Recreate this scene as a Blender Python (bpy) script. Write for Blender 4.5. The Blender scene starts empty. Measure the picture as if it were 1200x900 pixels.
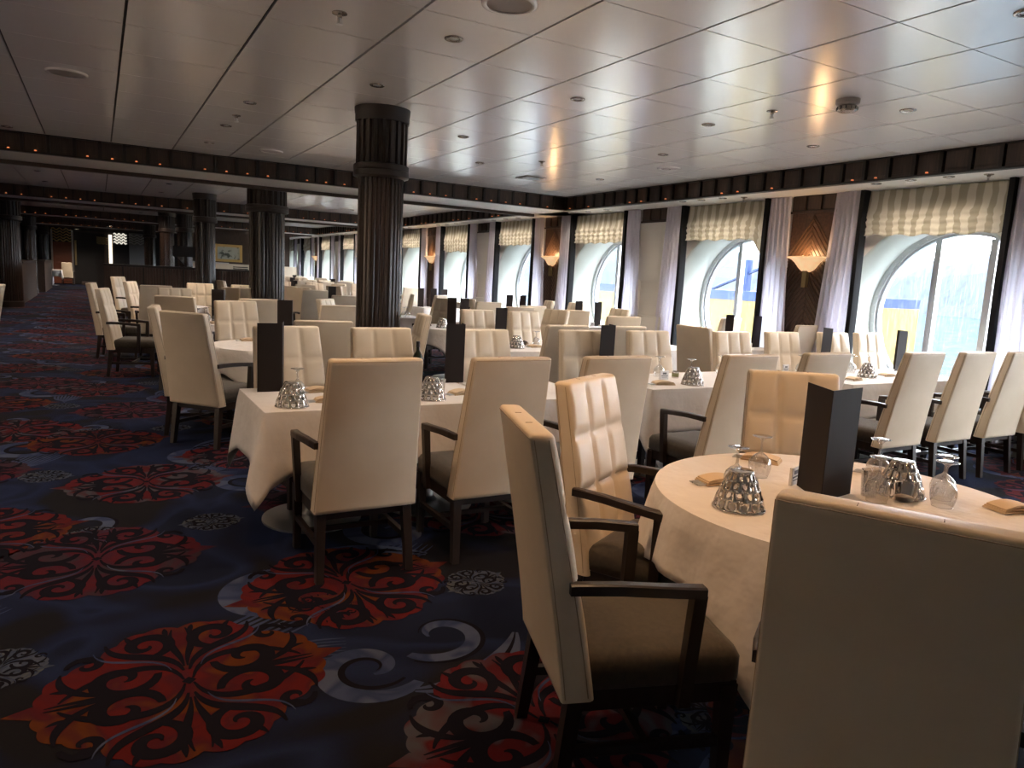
import bpy, bmesh, math, random
from mathutils import Vector, Matrix
random.seed(7)
PI = math.pi
C = bpy.context.scene.collection
scene = bpy.context.scene

# ------------------------------------------------------------------ camera
R = [[0.869415, -0.491424, 0.051179], [0.027942, 0.152323, 0.987936], [0.493292, 0.857496, -0.146163]]
cam = bpy.data.objects.new('camera', bpy.data.cameras.new('camera')); C.objects.link(cam)
cam.data.sensor_width = 36.0
cam.data.lens = 36.0 * 845.73 / 1200.0
cam.data.clip_start = 0.05; cam.data.clip_end = 5000
cam.matrix_world = Matrix(((R[0][0], R[1][0], -R[2][0], 0), (R[0][1], R[1][1], -R[2][1], 0), (R[0][2], R[1][2], -R[2][2], 1.55), (0, 0, 0, 1)))
scene.camera = cam

# ------------------------------------------------------------------ sky and exposure
scene.view_settings.view_transform = 'Standard'
scene.view_settings.look = 'None'
scene.view_settings.gamma = 1
scene.view_settings.use_curve_mapping = False
scene.view_settings.exposure = 1.0
world = bpy.data.worlds.new('overcast_sky'); scene.world = world; world.use_nodes = True
def build_sky():
    nt = world.node_tree; nt.nodes.clear(); N = nt.nodes.new; L = nt.links.new
    out = N('ShaderNodeOutputWorld'); bg = N('ShaderNodeBackground'); tc = N('ShaderNodeTexCoord')
    nz = N('ShaderNodeTexNoise'); nz.inputs['Scale'].default_value = 2.2; nz.inputs['Detail'].default_value = 5
    mp = N('ShaderNodeMapping'); mp.inputs['Scale'].default_value = (1, 1, 3.0)
    rp = N('ShaderNodeValToRGB'); rp.color_ramp.elements[0].position = .35; rp.color_ramp.elements[1].position = .65
    rp.color_ramp.elements[0].color = (.62, .76, .95, 1); rp.color_ramp.elements[1].color = (1, 1, 1, 1)
    L(tc.outputs['Generated'], mp.inputs['Vector']); L(mp.outputs[0], nz.inputs['Vector']); L(nz.outputs['Fac'], rp.inputs['Fac'])
    L(rp.outputs['Color'], bg.inputs['Color']); bg.inputs['Strength'].default_value = SKY
    L(bg.outputs[0], out.inputs['Surface'])
SKY = 17.0
SOFP = 14.0
LAMP = 45.0
build_sky()

# ------------------------------------------------------------------ helpers
class MB:
    def __init__(s): s.bm = bmesh.new()
    def verts(s, pts): return [s.bm.verts.new(p) for p in pts]
    def face(s, vs, m=0):
        try:
            f = s.bm.faces.new(vs); f.material_index = m; return f
        except ValueError: return None
    def box(s, x0, x1, y0, y1, z0, z1, m=0):
        v = s.verts([(x, y, z) for z in (z0, z1) for y in (y0, y1) for x in (x0, x1)])
        for q in ((0,2,3,1),(4,5,7,6),(0,1,5,4),(2,6,7,3),(0,4,6,2),(1,3,7,5)): s.face([v[i] for i in q], m)
        return s
    def hexa(s, a, b, m=0):          # two quads -> solid
        va, vb = s.verts(a), s.verts(b)
        s.face(va[::-1], m); s.face(vb, m)
        for i in range(4): s.face([va[i], va[(i+1) % 4], vb[(i+1) % 4], vb[i]], m)
        return s
    def rings(s, rr, close=True, cap0=True, cap1=True, m=0):
        V = [s.verts(r) for r in rr]; n = len(V[0])
        for a, b in zip(V, V[1:]):
            for i in range(n if close else n-1): s.face([a[i], a[(i+1) % n], b[(i+1) % n], b[i]], m)
        if cap0: s.face(V[0][::-1], m)
        if cap1: s.face(V[-1], m)
        return V
    def lathe(s, prof, n=16, c=(0, 0, 0), cap0=False, cap1=False, m=0, rf=None):
        rr = []
        for r, z in prof:
            rr.append([(c[0]+(r*(rf(i, z) if rf else 1))*math.cos(2*PI*i/n), c[1]+(r*(rf(i, z) if rf else 1))*math.sin(2*PI*i/n), c[2]+z) for i in range(n)])
        s.rings(rr, True, cap0, cap1, m); return s
    def tube(s, pts, r, n=6, m=0, ry=None, up=(0, 0, 1)):
        pts = [Vector(p) for p in pts]; rr = []; up = Vector(up)
        for i, p in enumerate(pts):
            d = (pts[min(i+1, len(pts)-1)] - pts[max(i-1, 0)]).normalized()
            sd = d.cross(up)
            if sd.length < 1e-3: sd = d.cross(Vector((0, 1, 0)))
            sd.normalize(); u = sd.cross(d)
            ri = r[i] if isinstance(r, (list, tuple)) else r; rj = ry if ry is not None else ri
            rr.append([p + sd*ri*math.cos(2*PI*(k+.5)/n) + u*rj*math.sin(2*PI*(k+.5)/n) for k in range(n)])
        s.rings(rr, m=m); return s
    def build(s, name, mats, parent=None, smooth=False, kind=None, loc=None, rz=0, link=True, ang=None):
        bmesh.ops.recalc_face_normals(s.bm, faces=s.bm.faces[:])
        me = bpy.data.meshes.new(name); s.bm.to_mesh(me); s.bm.free()
        for m in (mats if isinstance(mats, (list, tuple)) else [mats]): me.materials.append(m)
        if smooth: me.shade_smooth()
        if ang: me.set_sharp_from_angle(angle=math.radians(ang))
        o = bpy.data.objects.new(name, me)
        if link: C.objects.link(o)
        if parent: o.parent = parent
        if kind: o['kind'] = kind
        if loc: o.location = loc
        o.rotation_euler.z = rz
        return o

def place(name, mesh, parent=None, loc=(0, 0, 0), rz=0, kind=None):
    o = bpy.data.objects.new(name, mesh); C.objects.link(o); o.location = loc; o.rotation_euler.z = rz
    if parent: o.parent = parent
    if kind: o['kind'] = kind
    return o
def empty(name, loc=(0, 0, 0), rz=0):
    o = bpy.data.objects.new(name, None); C.objects.link(o); o.location = loc; o.rotation_euler.z = rz
    o.empty_display_size = .05; return o
def tag(o, label, cat, group=None):
    o['label'] = label; o['category'] = cat
    if group: o['group'] = group
    return o
def structure(o): o['kind'] = 'structure'; return o
def copy_tree(o, parent=None):
    c = o.copy(); C.objects.link(c); c.parent = parent
    for ch in list(o.children): copy_tree(ch, c)
    return c

# ------------------------------------------------------------------ materials
def mat(name, col, rough=.5, metal=0, noise=None, bump=None, emit=None, spec=.5, coat=0, sheen=0, col2=None, scale=(1, 1, 1), obj=True):
    m = bpy.data.materials.new(name); m.use_nodes = True
    nt = m.node_tree; N = nt.nodes.new; L = nt.links.new
    b = nt.nodes['Principled BSDF']
    b.inputs['Base Color'].default_value = (*col, 1); b.inputs['Roughness'].default_value = rough
    b.inputs['Metallic'].default_value = metal; b.inputs['Specular IOR Level'].default_value = spec
    b.inputs['Coat Weight'].default_value = coat; b.inputs['Sheen Weight'].default_value = sheen
    tc = N('ShaderNodeTexCoord'); mp = N('ShaderNodeMapping'); mp.inputs['Scale'].default_value = scale
    L(tc.outputs['Object'], mp.inputs['Vector'])
    if col2 is not None:
        nz = N('ShaderNodeTexNoise'); nz.inputs['Scale'].default_value = noise or 8; nz.inputs['Detail'].default_value = 4
        rp = N('ShaderNodeValToRGB'); rp.color_ramp.elements[0].position = .35; rp.color_ramp.elements[1].position = .65
        rp.color_ramp.elements[0].color = (*col, 1); rp.color_ramp.elements[1].color = (*col2, 1)
        L(mp.outputs[0], nz.inputs['Vector']); L(nz.outputs['Fac'], rp.inputs['Fac']); L(rp.outputs[0], b.inputs['Base Color'])
    if bump:
        nb = N('ShaderNodeTexNoise'); nb.inputs['Scale'].default_value = bump[0]; nb.inputs['Detail'].default_value = 3
        bp = N('ShaderNodeBump'); bp.inputs['Strength'].default_value = bump[1]; bp.inputs['Distance'].default_value = bump[2] if len(bump) > 2 else .005
        L(mp.outputs[0], nb.inputs['Vector']); L(nb.outputs['Fac'], bp.inputs['Height']); L(bp.outputs[0], b.inputs['Normal'])
    if emit:
        b.inputs['Emission Color'].default_value = (*emit[0], 1); b.inputs['Emission Strength'].default_value = emit[1]
    return m

M = {}
M['leather'] = mat('cream_leather', (.68, .56, .41), .42, noise=3, col2=(.74, .625, .475), bump=(140, .10, .002))
M['seam'] = mat('seam_thread', (.40, .29, .18), .6)
M['wood'] = mat('black_brown_wood', (.016, .010, .008), .38, noise=20, col2=(.028, .017, .013), scale=(1, 1, .2))
M['seat'] = mat('brown_seat_fabric', (.030, .021, .012), .75, noise=60, col2=(.046, .033, .019), bump=(400, .3, .002), sheen=.2)
M['cloth'] = mat('white_tablecloth', (.72, .68, .65), .85, bump=(7, .55, .03), sheen=.2)
M['chrome'] = mat('chrome', (.62, .58, .54), .10, 1)
M['steel'] = mat('brushed_steel', (.55, .55, .55), .32, 1)
M['menu'] = mat('dark_brown_menu_card', (.022, .015, .013), .6, spec=.2)
M['menu_edge'] = mat('menu_inner_paper', (.55, .52, .48), .8)
M['napkin'] = mat('tan_napkin', (.62, .47, .31), .9, bump=(60, .2, .003))
M['card'] = mat('white_card', (.75, .73, .72), .5)
M['ink'] = mat('grey_ink', (.12, .12, .13), .6)
M['pepper'] = mat('green_pepper_grains', (.16, .19, .06), .7, noise=300, col2=(.5, .48, .3))
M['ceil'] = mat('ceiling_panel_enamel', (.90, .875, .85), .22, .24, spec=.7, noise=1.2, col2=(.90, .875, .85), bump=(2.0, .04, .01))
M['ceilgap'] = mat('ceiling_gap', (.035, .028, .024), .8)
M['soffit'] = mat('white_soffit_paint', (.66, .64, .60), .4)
M['dark'] = mat('dark_walnut_trim', (.032, .019, .014), .5, noise=26, col2=(.060, .036, .026), scale=(3, 3, .25))
M['dark2'] = mat('black_walnut_fin', (.012, .008, .006), .5)
M['column'] = mat('fluted_walnut', (.017, .010, .008), .25, noise=14, col2=(.026, .015, .011), scale=(3, 3, .06), spec=.6)
M['colcap'] = mat('dark_walnut_cap', (.022, .014, .011), .42)
M['wall'] = mat('cream_wall_paint', (.74, .70, .63), .6)
M['reveal'] = mat('white_reveal_paint', (.56, .59, .54), .5)
M['frame'] = mat('grey_window_frame', (.52, .53, .54), .35, .6)
M['rivet'] = mat('frame_rivet', (.6, .6, .6), .3, 1)
M['sheer'] = mat('white_sheer_curtain', (.72, .69, .75), .8)
M['drape'] = mat('black_blackout_drape', (.010, .010, .011), .8, spec=.15)
M['chevron'] = mat('chevron_wood_dark', (.040, .022, .014), .38, noise=30, col2=(.085, .045, .028), scale=(1, 1, 1))
M['chevron_pale'] = mat('chevron_wood_strip', (.105, .060, .038), .40)  # narrow raised strips, paler than the boards
M['brass'] = mat('antique_brass', (.42, .33, .17), .35, .9)
M['bulb'] = mat('downlight_lens', (.9, .8, .6), .3, emit=((1, .78, .5), 4.0))
M['ember'] = mat('orange_accent_lens', (.6, .2, .08), .4, emit=((1, .30, .10), .35))
M['lampmetal'] = mat('downlight_ring_metal', (.42, .38, .35), .25, .8)
M['devwhite'] = mat('device_grey_plastic', (.33, .30, .28), .5)
M['rib'] = mat('ribbed_walnut_wall', (.055, .030, .021), .35, noise=9, col2=(.095, .052, .036), scale=(4, 4, .2))
M['redwood'] = mat('red_brown_panel', (.16, .045, .020), .5)
M['black'] = mat('very_dark_panel', (.012, .009, .008), .5)
M['gold'] = mat('gold_frame', (.60, .42, .16), .4, .7)
M['counter'] = mat('cream_counter', (.62, .56, .46), .5)
M['frost'] = mat('frosted_grey_glass', (.22, .22, .22), .3)
M['goldwave'] = mat('gold_wave_lattice', (.50, .33, .13), .45, .3)
M['silverwave'] = mat('backlit_wave_lattice', (.7, .68, .62), .45, emit=((1, .93, .8), .35))
M['screen_light'] = mat('backlit_column_strip', (.8, .7, .6), .5, emit=((1, .86, .68), .8))
M['greenplate'] = mat('olive_bottle_glass', (.02, .025, .015), .12)
M['hull_yellow'] = mat('yellow_hull_paint', (.080, .060, .016), .6, spec=.1)
M['hull_blue'] = mat('blue_hull_paint', (.006, .014, .045), .6, spec=.1)
M['rock'] = mat('distant_forest', (.005, .009, .013), .95, noise=.30, col2=(.011, .021, .028), scale=(1, 1, .12))  # distance haze is put into the blue-green tint
M['water'] = mat('fjord_water', (.022, .031, .037), .5, spec=.0, noise=.12, col2=(.034, .045, .051), bump=(.5, .7, .5), scale=(1, 2.2, 1))
M['snow'] = mat('pale_sea_mist', (.6, .68, .74), .9)

def sheer_material():
    m = M['sheer']; nt = m.node_tree; N = nt.nodes.new; L = nt.links.new
    b = nt.nodes['Principled BSDF']; out = nt.nodes['Material Output']
    tl = N('ShaderNodeBsdfTranslucent'); tl.inputs['Color'].default_value = (.72, .69, .78, 1)
    mx = N('ShaderNodeMixShader'); mx.inputs['Fac'].default_value = .35
    L(b.outputs[0], mx.inputs[1]); L(tl.outputs[0], mx.inputs[2]); L(mx.outputs[0], out.inputs['Surface'])
sheer_material()

def blind_material():
    m = mat('striped_blind_fabric', (.6, .55, .43), .85); nt = m.node_tree; N = nt.nodes.new; L = nt.links.new
    b = nt.nodes['Principled BSDF']; out = nt.nodes['Material Output']
    tc = N('ShaderNodeTexCoord'); nz = N('ShaderNodeTexNoise'); nz.inputs['Scale'].default_value = 3.0
    sep = N('ShaderNodeSeparateXYZ'); L(tc.outputs['Object'], sep.inputs[0])
    a = N('ShaderNodeMath'); a.operation = 'MULTIPLY_ADD'; a.inputs[1].default_value = .12
    L(tc.outputs['Object'], nz.inputs['Vector']); L(nz.outputs['Fac'], a.inputs[0]); L(sep.outputs['Y'], a.inputs[2])
    w = N('ShaderNodeMath'); w.operation = 'MULTIPLY'; w.inputs[1].default_value = 2*PI/.16
    s = N('ShaderNodeMath'); s.operation = 'SINE'; L(a.outputs[0], w.inputs[0]); L(w.outputs[0], s.inputs[0])
    rp = N('ShaderNodeValToRGB'); rp.color_ramp.elements[0].position = .40; rp.color_ramp.elements[1].position = .6
    rp.color_ramp.elements[0].color = (.37, .335, .25, 1); rp.color_ramp.elements[1].color = (.60, .57, .48, 1)
    h = N('ShaderNodeMath'); h.operation = 'MULTIPLY_ADD'; h.inputs[1].default_value = .5; h.inputs[2].default_value = .5
    L(s.outputs[0], h.inputs[0]); L(h.outputs[0], rp.inputs['Fac']); L(rp.outputs[0], b.inputs['Base Color'])
    tl = N('ShaderNodeBsdfTranslucent'); L(rp.outputs[0], tl.inputs['Color'])
    mx = N('ShaderNodeMixShader'); mx.inputs['Fac'].default_value = .2
    L(b.outputs[0], mx.inputs[1]); L(tl.outputs[0], mx.inputs[2]); L(mx.outputs[0], out.inputs['Surface'])
    return m
M['blind'] = blind_material()

def thin_glass(name, tint=(1, 1, 1), base=.06, edge=.75, streak=False):
    m = bpy.data.materials.new(name); m.use_nodes = True; nt = m.node_tree; nt.nodes.clear(); N = nt.nodes.new; L = nt.links.new
    out = N('ShaderNodeOutputMaterial'); tr = N('ShaderNodeBsdfTransparent'); gl = N('ShaderNodeBsdfGlossy')
    tr.inputs['Color'].default_value = (*tint, 1); gl.inputs['Roughness'].default_value = .04
    lw = N('ShaderNodeLayerWeight'); lw.inputs['Blend'].default_value = .5
    mr = N('ShaderNodeMapRange'); mr.inputs['To Min'].default_value = base; mr.inputs['To Max'].default_value = edge
    pw = N('ShaderNodeMath'); pw.operation = 'POWER'; pw.inputs[1].default_value = 1.7
    L(lw.outputs['Facing'], pw.inputs[0]); L(pw.outputs[0], mr.inputs['Value'])
    mx = N('ShaderNodeMixShader'); L(mr.outputs[0], mx.inputs['Fac']); L(tr.outputs[0], mx.inputs[1]); L(gl.outputs[0], mx.inputs[2])
    last = mx
    if streak:
        tc = N('ShaderNodeTexCoord'); mp = N('ShaderNodeMapping'); mp.inputs['Scale'].default_value = (1, 26, 1.6)
        nz = N('ShaderNodeTexNoise'); nz.inputs['Scale'].default_value = 3; nz.inputs['Detail'].default_value = 6; nz.inputs['Roughness'].default_value = .7
        rp = N('ShaderNodeValToRGB'); rp.color_ramp.elements[0].position = .50; rp.color_ramp.elements[1].position = .68
        rp.color_ramp.elements[0].color = (.001, .001, .001, 1); rp.color_ramp.elements[1].color = (.05, .05, .05, 1)
        L(tc.outputs['Object'], mp.inputs['Vector']); L(mp.outputs[0], nz.inputs['Vector']); L(nz.outputs['Fac'], rp.inputs['Fac'])
        tl = N('ShaderNodeBsdfTranslucent'); tl.inputs['Color'].default_value = (.95, .97, 1, 1)
        m2 = N('ShaderNodeMixShader'); L(rp.outputs[0], m2.inputs['Fac']); L(mx.outputs[0], m2.inputs[1]); L(tl.outputs[0], m2.inputs[2])
        last = m2
    L(last.outputs[0], out.inputs['Surface']); return m
M['glass'] = thin_glass('clear_glass', (.94, .94, .94), .20, 1.0)
M['pane'] = thin_glass('rain_streaked_pane', (1, 1, 1), .03, .5, streak=True)

def alabaster():
    m = mat('alabaster_shade', (.80, .66, .48), .5, noise=9, col2=(.9, .8, .64), emit=((1, .58, .26), .32)); return m
M['alabaster'] = alabaster()

def carpet_material():
    m = mat('navy_carpet', (.008, .010, .022), .95, bump=(500, .5, .004)); nt = m.node_tree; N = nt.nodes.new; L = nt.links.new
    b = nt.nodes['Principled BSDF']; tc = N('ShaderNodeTexCoord')
    b.inputs['Specular IOR Level'].default_value = .1
    n1 = N('ShaderNodeTexNoise'); n1.inputs['Scale'].default_value = 1.1; n1.inputs['Detail'].default_value = 1.5; n1.inputs['Distortion'].default_value = 1.4
    rp = N('ShaderNodeValToRGB'); e = rp.color_ramp.elements
    e[0].position = .40; e[0].color = (.010, .009, .012, 1); e[1].position = .47; e[1].color = (.009, .012, .032, 1)
    x = e.new(.56); x.color = (.014, .022, .062, 1); x = e.new(.62); x.color = (.008, .011, .028, 1)
    L(tc.outputs['Object'], n1.inputs['Vector']); L(n1.outputs['Fac'], rp.inputs['Fac'])
    n2 = N('ShaderNodeTexNoise'); n2.inputs['Scale'].default_value = 120
    mx = N('ShaderNodeMixRGB'); mx.blend_type = 'MULTIPLY'; mx.inputs['Fac'].default_value = .5
    L(tc.outputs['Object'], n2.inputs['Vector']); L(rp.outputs[0], mx.inputs[1]); L(n2.outputs['Color'], mx.inputs[2]); L(mx.outputs[0], b.inputs['Base Color'])
    return m
M['carpet'] = carpet_material()
def motif(name, a, b_, c):
    m = mat(name, a, .95, bump=(500, .4, .003)); nt = m.node_tree; N = nt.nodes.new; L = nt.links.new
    b = nt.nodes['Principled BSDF']; tc = N('ShaderNodeTexCoord'); b.inputs['Specular IOR Level'].default_value = .1
    n1 = N('ShaderNodeTexNoise'); n1.inputs['Scale'].default_value = 2.6; n1.inputs['Detail'].default_value = 1; n1.inputs['Distortion'].default_value = 1.0
    rp = N('ShaderNodeValToRGB'); e = rp.color_ramp.elements
    e[0].position = .38; e[0].color = (*a, 1); e[1].position = .62; e[1].color = (*c, 1); x = e.new(.5); x.color = (*b_, 1)
    w = N('ShaderNodeTexNoise'); w.inputs['Scale'].default_value = 160
    mx = N('ShaderNodeMixRGB'); mx.blend_type = 'MULTIPLY'; mx.inputs['Fac'].default_value = .35
    L(tc.outputs['Object'], n1.inputs['Vector']); L(n1.outputs['Fac'], rp.inputs['Fac']); L(tc.outputs['Object'], w.inputs['Vector'])
    L(rp.outputs[0], mx.inputs[1]); L(w.outputs['Color'], mx.inputs[2]); L(mx.outputs[0], b.inputs['Base Color'])
    return m
M['red1'] = motif('carpet_red_orange', (.092, .008, .008), (.060, .008, .013), (.10, .026, .006))
M['red2'] = motif('carpet_crimson_rose', (.080, .009, .015), (.058, .011, .022), (.036, .022, .030))
M['red3'] = motif('carpet_scarlet_grey', (.09, .007, .010), (.07, .009, .012), (.060, .058, .070))
M['grey1'] = motif('carpet_slate_grey', (.07, .08, .11), (.04, .055, .09), (.085, .09, .095))
M['slate'] = motif('carpet_slate_blue', (.045, .060, .12), (.026, .038, .09), (.070, .085, .14))
M['cdark'] = mat('carpet_black_scroll', (.007, .006, .010), .95, spec=.05)

# ------------------------------------------------------------------ room dimensions
ZC, ZS = 3.05, 2.805            # ceiling, soffit
XW, XC = 8.204, 7.50            # window wall, cornice face
XL, YB, YE = -6.5, -3.5, 45.5   # left wall, wall behind, end wall
T = .738                        # ceiling tile

# floor
fl = structure(MB().box(XL, XW+.9, YB, YE, -.15, 0).build('floor', M['carpet']))

# ceiling: backing slab + separate tiles
ce = structure(MB().box(XL, XW+.9, YB, YE, ZC+.02, ZC+.16).build('ceiling', M['ceilgap']))
tile = MB(); gx, gy = .009, .004
tile.hexa([(gx, gy, 0), (T-gx, gy, 0), (T-gx, T-gy, 0), (gx, T-gy, 0)], [(gx, gy, .025), (T-gx, gy, .025), (T-gx, T-gy, .025), (gx, T-gy, .025)])
tile0 = tile.build('ceiling_tile', M['ceil'], link=False).data
X0, Y0 = 1.664-T*9, 2.19+.483-T*9
cnt = 0
rest = MB()
ys = [Y0+T*j for j in range(0, 56)]
for j, y in enumerate(ys):
    for i in range(0, 19):
        x = X0+T*i
        if x > XC: continue
        if y+T > YB and y < 11.38-.02 and cnt < 290 and y > -1.5:
            place('ceiling_tile', tile0, ce, (x, y, ZC)); cnt += 1
        elif y+T < YE:
            rest.box(x+gx, x+T-gx, y+gy, y+T-gy, ZC, ZC+.025)
rest.build('ceiling_tile_field', M['ceil'], ce, kind='stuff')

# cross beams with recessed walnut fascia boxes
def fin_mesh():
    return MB().box(-.018, .018, -.03, .03, ZS-.0, ZC).build('fascia_fin', M['dark2'], link=False).data
def panel_mesh():
    b = MB(); b.box(.024, .263, .012, .03, ZS+.02, ZC-.005); b.box(.03, .257, .006, .012, ZS+.055, ZC-.02)
    return b.build('fascia_panel', M['dark'], link=False).data
def ember_mesh():
    b = MB(); b.lathe([(.016, 0), (.014, .012), (0.001, .016)], 8, (.143, -.012, ZS+.03)); return b.build('accent_lamp', M['ember'], link=False).data
FIN, PAN, EMB = fin_mesh(), panel_mesh(), ember_mesh()
def run_fascia(parent, p0, ang, length, separate, lit, sp=.287):
    # local +X along the run, local -Y towards the room
    n = int(length/sp); ca, sa = math.cos(ang), math.sin(ang)
    back = MB(); back.box(0, length, .03, .06, ZS-.0, ZC+.01); back.box(0, length, -.035, .03, ZS-.0, ZS+.018)
    back.box(0, length, -.03, .03, ZC-.012, ZC+.0)
    back.build('fascia_board', M['dark2'], parent, loc=(p0[0], p0[1], 0), rz=ang)
    if separate:
        for k in range(n+1):
            q = (p0[0]+ca*sp*k, p0[1]+sa*sp*k, 0)
            place('fascia_fin', FIN, parent, q, ang)
            if k < n:
                place('fascia_panel', PAN, parent, q, ang)
                if lit(k): place('accent_lamp', EMB, parent, q, ang)
    else:
        f = MB(); g = MB(); e = MB()
        for k in range(n+1):
            f.box(sp*k-.018, sp*k+.018, -.03, .03, ZS, ZC)
            if k < n:
                g.box(sp*k+.024, sp*k+.263, .012, .03, ZS+.02, ZC-.005)
                if lit(k): e.lathe([(.016, 0), (.014, .012), (0.001, .016)], 6, (sp*k+.143, -.012, ZS+.03))
        f.build('fascia_fin_run', M['dark2'], parent, kind='stuff', loc=(p0[0], p0[1], 0), rz=ang)
        g.build('fascia_panel_run', M['dark'], parent, kind='stuff', loc=(p0[0], p0[1], 0), rz=ang)
        e.build('accent_lamp_run', M['ember'], parent, kind='stuff', loc=(p0[0], p0[1], 0), rz=ang)
beams = [(11.38, 12.60), (20.15, 21.2), (28.9, 29.9), (37.6, 38.6)]
for bi, (ya, yb) in enumerate(beams):
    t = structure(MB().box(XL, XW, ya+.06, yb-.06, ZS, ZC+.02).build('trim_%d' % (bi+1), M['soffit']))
    MB().box(XL, XC, yb-.10, yb-.01, ZS-.055, ZS+.02).build('hanging_lip', M['dark'], t)
    MB().box(XL, XC, yb-.03, yb-.0, ZS, ZC).build('rear_fascia_board', M['dark'], t)
    run_fascia(t, (-4.25 if bi == 0 else XL, ya), 0, XC+4.25 if bi == 0 else XC-XL, bi == 0, (lambda k: (k*7) % 5 != 1))
# soffit along the windows
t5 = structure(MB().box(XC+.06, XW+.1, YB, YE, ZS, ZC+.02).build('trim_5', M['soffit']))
t5y = [-1.0]+[v for b in beams for v in b]+[YE]
for k in range(0, 10, 2):
    ya, yb = t5y[k], t5y[k+1]
    # the fascia runs along +Y, its face towards -X
    run_fascia(t5, (XC, yb), -PI/2, yb-ya, k == 0, (lambda k: (k*5) % 7 in (0, 2, 3)))

# ------------------------------------------------------------------ window wall
ZCEN, RO, RI, XG = 1.316, 1.13, .99, XW+.60
PER = 3.11; WIN0 = 4.85; PIER0 = 6.44
wall = MB(); reveal_m = MB()
NSEG = 48
def bay(b, y0, y1, cy):
    z0, z1 = 0, ZC
    circ = []; rect = []
    for i in range(NSEG):
        a = 2*PI*i/NSEG; c, s = math.cos(a), math.sin(a)
        circ.append((XW, cy+RO*c, ZCEN+RO*s))
        tx = (y1-cy if c > 0 else cy-y0)/abs(c) if abs(c) > 1e-6 else 1e9
        tz = (z1-ZCEN if s > 0 else ZCEN-z0)/abs(s) if abs(s) > 1e-6 else 1e9
        q = min(tx, tz); rect.append((XW, cy+q*c, ZCEN+q*s))
    cv, rv = b.verts(circ), b.verts(rect)
    for i in range(NSEG):
        j = (i+1) % NSEG; b.face([cv[i], cv[j], rv[j], rv[i]])
        # fill the corners of the rectangle
        p, q = Vector(rect[i]), Vector(rect[j])
        if abs(p.y-q.y) > 1e-5 and abs(p.z-q.z) > 1e-5:
            cy_ = y1 if max(p.y, q.y) > y1-1e-4 else y0; cz_ = z1 if max(p.z, q.z) > z1-1e-4 else z0
            w = b.verts([(XW, cy_, cz_)]); b.face([rv[i], rv[j], w[0]])
NW0, NW1 = -2, 12
for k in range(NW0, NW1+1):
    cy = WIN0+PER*k; bay(wall, cy-PER/2, cy+PER/2, cy)
yA, yZ = WIN0+PER*(NW0-.5), WIN0+PER*(NW1+.5)
wall.box(XW, XW+.02, YB, yA, 0, ZC); wall.box(XW, XW+.02, yZ, YE, 0, ZC)
wr = structure(wall.build('wall_right', M['wall']))
structure(MB().box(XW+.62, XW+.7, YB, yA, -.1, ZC).build('trim_6', M['wall']))

def ring_tube(b, r0, r1, x0, x1, cy):    # rectangular ring section
    rr = []
    for i in range(NSEG+1):
        a = 2*PI*i/NSEG; c, s = math.cos(a), math.sin(a)
        rr.append([(x0, cy+r0*c, ZCEN+r0*s), (x1, cy+r0*c, ZCEN+r0*s), (x1, cy+r1*c, ZCEN+r1*s), (x0, cy+r1*c, ZCEN+r1*s)])
    b.rings(rr, True, False, False)
def window_at(k):
    cy = 0
    rv = MB(); rr = []
    for (r, x) in ((RO, XW-.004), (RO-.03, XW+.01), (1.085, XG)): rr.append([(x, cy+r*math.cos(2*PI*i/NSEG), ZCEN+r*math.sin(2*PI*i/NSEG)) for i in range(NSEG)])
    rv.rings(rr, True, False, False)
    w = rv.build('window_%d' % (k-NW0+1), M['reveal'], smooth=True, loc=(0, WIN0+PER*k, 0)); structure(w)
    fr = MB(); ring_tube(fr, 1.09, RI+.03, XG-.05, XG+.05, cy); ring_tube(fr, RI+.035, RI, XG-.02, XG+.06, cy)
    fo = fr.build('window_frame', M['frame'], w)
    rb = MB()
    for i in range(56):
        a = 2*PI*i/56
        rb.lathe([(.009, -.004), (.006, .004)], 5, (0, 0, 0), cap1=True)
        for v in rb.bm.verts[-10:]:
            x, y, z = v.co; v.co = (XG-.052-z, cy+1.045*math.cos(a)+x, ZCEN+1.045*math.sin(a)+y)
    if k <= 2: rb.build('frame_rivets', M['rivet'], fo, kind='stuff')
    else: rb.bm.free()
    for my in (.33-.02, -.30-.02):
        zz = math.sqrt(RI*RI-my*my)
        mo = MB().box(XG-.035, XG+.05, my-.038, my+.038, ZCEN-zz, ZCEN+zz).build('mullion', M['frame'], w)
    e = [-RI, -.32-.038, -.32+.038, .31-.038, .31+.038, RI]
    for (a, b_) in ((e[0], e[1]), (e[2], e[3]), (e[4], e[5])):
        g = MB(); n = 14; top = []; bot = []
        for i in range(n+1):
            y = a+(b_-a)*i/n; z = math.sqrt(max(0, RI*RI-y*y)); top.append((XG+.01, y, ZCEN+z)); bot.append((XG+.01, y, ZCEN-z))
        tv, bv = g.verts(top), g.verts(bot)
        for i in range(n): g.face([bv[i], bv[i+1], tv[i+1], tv[i]])
        g.build('pane', M['pane'], w)
    if k >= 4:      # low panelled ledge that closes the lower half of the far windows
        MB().box(XW-.10, XW-.01, -1.25, 1.25, 0, .80).build('ledge_panel', M['wall'], w)
        MB().box(XW-.13, XW+.05, -1.27, 1.27, .80, .84).build('ledge_top', M['brass' if False else 'counter'], w)
for k in range(NW0, NW1+1): window_at(k)
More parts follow.
